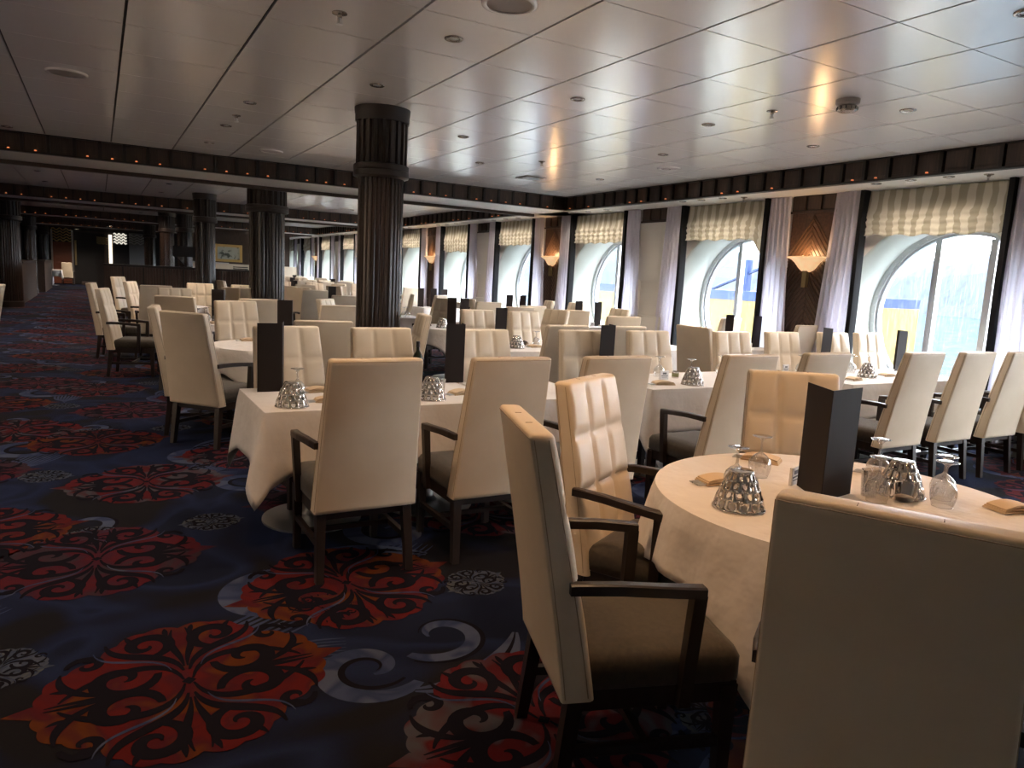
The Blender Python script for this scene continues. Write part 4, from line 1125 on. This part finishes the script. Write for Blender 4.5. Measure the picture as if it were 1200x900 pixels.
def bottle_():
    e = empty('bottle'); MB().lathe([(.037, 0), (.037, .19), (.030, .215), (.013, .245), (.012, .29)], 18, cap0=True, cap1=True).build('body', M['greenplate'], e, smooth=True, ang=40)
    MB().lathe([(.014, .27), (.014, .31)], 12, cap1=True).build('cap', M['black'], e); return tag(e, '', 'bottle')
bottle = first(bottle_)

# foreground round table
menu(2.368, 1.713, math.radians(-55), 'large open dark brown menu standing on the foreground round table', spread=52, w=.225)
basket(2.00, 1.78, 0, 'perforated chrome bread basket upturned on the left of the foreground round table')
wine(2.16, 1.95, 0, 'upturned wine glass just behind the left bread basket on the foreground table')
wine(2.43, 2.07, 0, 'upturned wine glass left of the large menu on the foreground table')
napkin(2.18, 2.05, math.radians(-12), 'folded tan napkin with cutlery at the left of the foreground round table')
napkin(2.66, 2.26, math.radians(-60), 'folded tan napkin at the far rim of the foreground table, before the tufted chair')
card(2.48, 1.93, math.radians(20), 'small white card holder half hidden by the large menu')
wine(2.93, 1.86, 0, 'upturned wine glass just right of the large menu, farther one')
tumbler(2.64, 1.70, 0, 'short glass just right of the large menu, nearer one')
wine(2.60, 1.64, 0, 'upturned wine glass beside the short glass right of the large menu')
basket(2.78, 1.66, .2, 'chrome bread basket among the glasses right of the large menu')
r_ = ramekin(2.68, 1.58, 0, 'small tilted chrome sugar bowl leaning on the right bread basket', z=ZT+.022); r_.rotation_euler = (math.radians(-8), math.radians(38), .3)
wine(2.80, 1.50, 0, 'upturned wine glass in front, right of the right bread basket')
wine(2.90, 1.56, 0, 'upturned wine glass behind its twin, right of the right bread basket')
napkin(3.02, 1.36, math.radians(165), 'folded tan napkin with a gold sheen at the right of the foreground table')
napkin(2.99, 1.86, math.radians(-70), 'folded tan napkin on the far right side of the foreground table')
# near row
menu(.985, 4.62, math.radians(37), 'leftmost tall dark menu on the square table')
basket(.93, 4.10, 0, 'chrome bread basket on the leftmost square table')
wine(1.03, 4.40, 0, 'upturned wine glass behind the basket on the leftmost square table')
napkin(1.20, 4.56, .2, 'folded napkin at the back of the leftmost square table')
napkin(1.17, 4.20, -.1, 'folded napkin at the front of the leftmost square table')
menu(2.32, 4.76, math.radians(37), 'second tall dark menu, between the two nearest chair backs')
basket(1.80, 4.14, 0, 'chrome bread basket between the two nearest chair backs')
tumbler(1.93, 4.30, 0, 'water tumbler behind the basket between the two nearest chair backs')
napkin(2.08, 4.28, .2, 'folded tan napkin between the two nearest chair backs')
bottle(1.93, 4.70, 0, 'dark bottle between the two nearest chair backs, beside the menu')
wine(2.66, 4.22, 0, 'upturned wine glass behind the second near-row chair, right side')
napkin(2.50, 4.08, .1, 'folded napkin right of the second near-row chair')
# centre right table
basket(4.16, 4.30, 0, 'chrome bread basket on the wrinkled white cloth, centre right')
card(4.12, 4.60, 0, 'white name card on the wrinkled cloth, centre right')
napkin(3.90, 4.36, -.2, 'folded napkin with dark cutlery near the hanging cloth corner')
sugar(4.30, 4.66, 0, 'small green and chrome condiment jar beside the name card, centre right')
wine(4.20, 4.76, 0, 'upturned wine glass behind the name card, centre right')
wine(4.38, 4.56, 0, 'upturned wine glass left above the basket, centre right')
wine(4.98, 4.80, 0, 'upturned wine glass right of the basket, centre right')
menu(3.79, 4.88, math.radians(37), 'tall black menu in the centre of the room between two tufted chairs')
# right long table
basket(6.48, 4.34, 0, 'chrome bread basket on the long table before the rightmost window')
card(6.28, 4.46, .1, 'white name card left of the basket on the long right table')
card(5.86, 4.80, .1, 'white name card near the tall menu under the nearest sconce')
napkin(6.10, 4.22, .2, 'folded napkin at the near left of the long right table')
napkin(6.82, 4.36, 0, 'folded tan napkin right of the basket on the long right table')
wine(6.62, 4.62, 0, 'upturned wine glass behind the basket on the long right table')
wine(6.92, 4.66, 0, 'upturned wine glass right of the basket, before the window menu')
wine(6.30, 4.72, 0, 'upturned wine glass behind the name card on the long right table')
wine(7.32, 4.40, 0, 'upturned wine glass seen between the two right-row chairs')
wine(5.98, 4.72, 0, 'upturned wine glass in front of the menu under the nearest sconce')
wine(6.76, 4.74, 0, 'upturned wine glass among the ware left of the window menu')
ramekin(6.78, 4.54, 0, 'small chrome bowl right of the basket on the long right table')
sugar(6.40, 4.66, 0, 'small condiment jar behind the basket on the long right table')
menu(6.62, 4.88, math.radians(37), 'tall black menu under the nearest sconce on the long table')
menu(7.57, 4.66, math.radians(37), 'dark menu standing in front of the rightmost window')
# centre table
basket(4.06, 7.0, 0, 'chrome bread basket on the table in the room centre')
napkin(4.35, 7.08, .2, 'folded napkin right of the basket in the room centre')
wine(4.45, 7.22, 0, 'upturned wine glass right of the basket in the room centre')
wine(4.55, 7.05, 0, 'second upturned wine glass right of the basket in the room centre')
ramekin(4.30, 7.25, 0, 'small brown-reflecting bowl behind the napkin in the room centre')
menu(4.12, 7.36, math.radians(37), 'black menu left of the tufted chairs in the room centre')
# left tables
menu(1.75, 7.74, math.radians(37), 'dark menu behind the leftmost tall menu, on the round table')
napkin(1.32, 7.76, .1, 'dark cutlery and napkin on the round table left of the column')
menu((1.534, 11.016)[0]*.93, (1.534, 11.016)[1]*.93, math.radians(37), 'dark menu left of the bluish white chair, left group')
for i, (gx_, gy_) in enumerate(((1.1, 10.2), (1.2, 10.35), (1.32, 10.2), (1.42, 10.4), (1.5, 10.2), (1.25, 10.5), (1.38, 10.6), (1.6, 10.45))):
    wine(gx_, gy_, 0, 'upturned wine glass in the cluster on the crowded left table', 'glasses crowded on the left table')
basket(1.50, 10.0, 0, 'small chrome basket on the crowded left table'); napkin(1.25, 9.95, 0, 'folded napkin at the front of the crowded left table')
# right of the nearest column and window tables
basket(4.36, 9.72, 0, 'chrome basket on the round table right of the nearest column, right one'); basket(4.25, 10.1, 0, 'chrome basket on the round table right of the nearest column, left one')
napkin(4.62, 9.6, .2, 'napkin on the round table right of the nearest column')
sugar(4.5, 11.85, 0, 'small jar on the small table touching the nearest column'); wine(4.6, 11.9, 0, 'upturned glass on the small table touching the nearest column')
wine(4.7, 12.0, 0, 'second upturned glass on the small table touching the nearest column'); bottle(4.88, 9.9, 0, 'dark bottle on the round table right of the nearest column')
for (p, lab) in (((4.60, 12.25), 'black menu touching the right edge of the nearest column'), ((6.83, 15.75), 'tall black menu before the fifth window, small'), ((4.72, 10.15), 'second black menu from the nearest column, on the round table'),
                 ((6.95, 15.4), 'grey-black menu between far chairs beside the fifth window'), ((4.85, 9.98), 'third black menu from the nearest column, largest of that cluster'),
                 ((7.62, 12.95), 'dark menu left of the second sconce pier'), ((7.25, 12.85), 'dark menu right in front of the second sconce pier'),
                 ((7.40, 10.6), 'dark menu right of the second sconce pier, by the window'), ((7.75, 10.5), 'dark menu left of the wide cream pier'),
                 ((7.52, 7.15), 'dark menu right of the wide cream pier'), ((7.9, 7.0), 'dark menu at the right of the yellow-hull window')):
    menu(p[0]+.06, p[1], math.radians(37), lab)
card(7.6, 6.85, 0, 'white name card on the table by the yellow-hull window'); card(7.55, 10.4, 0, 'white name card on the window table right of the second sconce pier')
napkin(7.8, 10.4, 0, 'napkin on the window table right of the second sconce pier'); sugar(6.1, 7.0, 0, 'dark jar beside the tall shaded chair before the wide pier'); wine(6.2, 6.95, 0, 'upturned glass beside the tall shaded chair before the wide pier')
wine(7.5, 12.8, 0, 'upturned glass on the table at the second sconce pier')
for q, (fx, fy) in enumerate(far_tabs+[(4.3, 13.9), (6.85, 15.6)]):
    menu(fx-.3, fy+.1, math.radians(37), 'small black menu standing on a far table', 'far menus')
    wine(fx+.1, fy-.1, 0, 'tiny upturned glass on a far table', 'far glasses'); wine(fx+.25, fy+.0, 0, 'tiny upturned glass on a far table', 'far glasses')
    basket(fx-.05, fy-.2, 0, 'tiny chrome basket on a far table', 'far baskets')

# ------------------------------------------------------------------ outside: fjord, hills, moored barge
structure(MB().box(12, 1500, -900, 1500, -9.2, -9).build('ground_water', M['water']))
b = MB(); rr = []
for i in range(161):
    a = math.radians(-20+140*i/160); D = 520+40*math.sin(i*.3)
    hgt = 36+2.5*math.sin(i*.21)+1.5*math.sin(i*.53+1)+.8*math.sin(i*1.9)+.8*math.sin(i*3.7)
    ring = []
    for j in range(7):
        t = j/6; ring.append(((D+80*t)*math.sin(a), (D+80*t)*math.cos(a), -9+(hgt+4)*math.sin(t*PI/2)**1.2+random.uniform(-1, 1)*(t > 0)))
    rr.append(ring)
b.rings(rr, False, False, False)
tag(b.build('forested_hills', M['rock'], smooth=False), 'misty blue forested hills across the water outside the windows', 'hills', None)
bx, bz = (23.552, 1.210)
by1, bz1 = (41.839, -0.382)
bg = empty('moored_barge', (30, bx, 0)); Lb = by1-bx
MB().box(0, 9, 0, Lb, -9.4, .95).build('yellow_hull', M['hull_yellow'], bg)
MB().box(-.05, 9, 0, Lb*.97, .95, 1.45).build('blue_band', M['hull_blue'], bg)
MB().box(2, 2.4, 6, 6.4, 1.4, 3.2).build('mast', M['hull_blue'], bg); MB().box(2, 2.5, 10, 14, 1.4, 2.1).build('deckhouse', M['hull_blue'], bg)
MB().tube([(2.2, 9, 1.4), (2.2, 4.0, 3.2)], .10).build('crane_arm', M['hull_blue'], bg)
tag(bg, 'yellow barge hull with a blue upper band moored outside the windows', 'barge')
